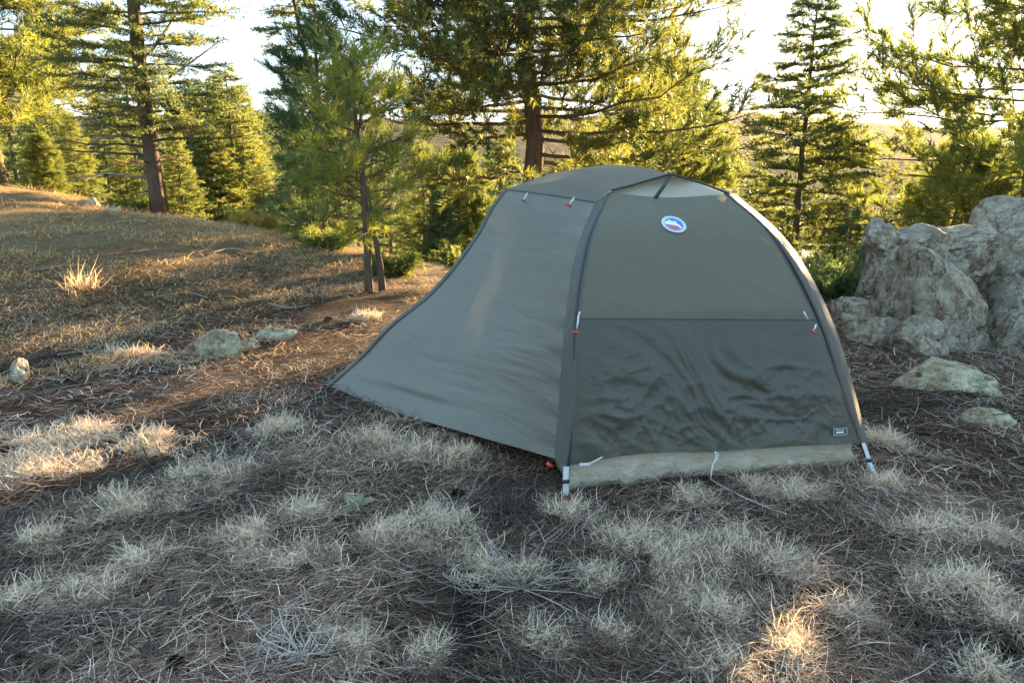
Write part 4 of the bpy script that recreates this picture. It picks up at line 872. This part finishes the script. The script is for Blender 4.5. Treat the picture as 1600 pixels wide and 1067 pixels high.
for q, (pix_, rd_, lb_) in enumerate((([(60, 425), (105, 418), (150, 421)], .010, 'weathered branch on the slope near the left edge'), ([(330, 400), (362, 392), (398, 398)], .012, 'weathered branch in the middle of the slope'), ([(500, 428), (530, 420), (548, 424)], .008, 'short stick on the slope left of the young pine'),
                                      ([(250, 468), (285, 462), (325, 470)], .008, 'thin stick on the slope above the lichen stones'), ([(420, 478), (450, 486), (486, 481)], .008, 'grey stick right of the smaller lichen stone'), ([(90, 560), (130, 553), (176, 558)], .006, 'thin stick right of the whitish stone'), ([(180, 352), (215, 349), (240, 355)], .012, 'fallen branch by the thick trunk'))):
    twig(pix_, rd_, lb_, .015)
twig([(275, 790), (190, 802), (120, 806)], .0022, 'thin straight stem across the left litter')
# low shrubs at the edge of the drop
def shrub(px, Y, h, wd, label, cols, seed):
    x, y, z = base_at(px, Y); rg = np.random.default_rng(seed); st = MB(); P0, D0 = [], []
    for q in range(26):
        az = rg.random() * 6.28; d = np.array([math.cos(az) * wd, math.sin(az) * wd, h * (.5 + .6 * rg.random())]); pe = d * (.5 + .5 * rg.random()); st.tube([(0, 0, 0), pe * .5 + (0, 0, .05 * h), pe], [.009, .006, .003], 4, False)
        for w in range(14): f = .3 + .7 * rg.random(); P0.append(pe * f + rg.normal(size=3) * .06 * wd); D0.append(d / np.linalg.norm(d) + rg.normal(size=3) * .5)
    D0 = np.array(D0); D0 /= np.linalg.norm(D0, axis=1)[:, None]; mf = rg.random((len(P0), 1)); V, F, c = needle_mesh(np.array(P0), D0, np.full(len(P0), .12), 22, .05, .008, .8, np.array(cols[0]) * (1 - mf) + np.array(cols[1]) * mf, rg)
    o = empty('shrub', (x, y, z), label, 'shrub', 'low shrubs at the edge of the drop'); link('foliage', mesh_np('foliage', V, F, None, c), M_NEEDLE, o); st.build('stems', M_BARKD, o)
shrub(1312, 5.6, .42, .35, 'green shrub between the tent and the outcrop', DARKP, 301); shrub(1275, 6.3, .4, .4, 'sunlit shrub behind the right edge of the tent', PINE, 302)
shrub(405, 8.9, .32, .3, 'golden shrub on the crest right of the thick trunked fir', ((.14, .12, .035), (.22, .18, .05)), 303); shrub(205, 9.7, .18, .3, 'low green shrub left of the thick trunk', PINE, 304)
shrub(500, 7.4, .25, .35, 'low yellow green sprigs left of the young pine stems', PINE, 305); shrub(610, 6.4, .22, .2, 'small sprigs right of the young pine stems', PINE, 306); shrub(740, 8.2, .55, .5, 'dense shrub behind the vestibule ridge', PINE, 307)

# ---------------------------------------------------------------- haze in the valley air
mh = bpy.data.materials.new('valley_haze'); mh.use_nodes = True; nt = mh.node_tree; nt.nodes.remove(nt.nodes['Principled BSDF'])
pv = nt.nodes.new('ShaderNodeVolumePrincipled'); pv.inputs['Color'].default_value = (.9, .87, .82, 1); pv.inputs['Density'].default_value = .000022; pv.inputs['Anisotropy'].default_value = .55
nt.links.new(pv.outputs[0], nt.nodes['Material Output'].inputs['Volume'])
mb = MB(); mb.box((0, 0, 28), 3600, 3600, 108); mb.build('haze', mh, None, smooth=False, kind='stuff', label='thin warm evening haze filling the valley', cat='haze')
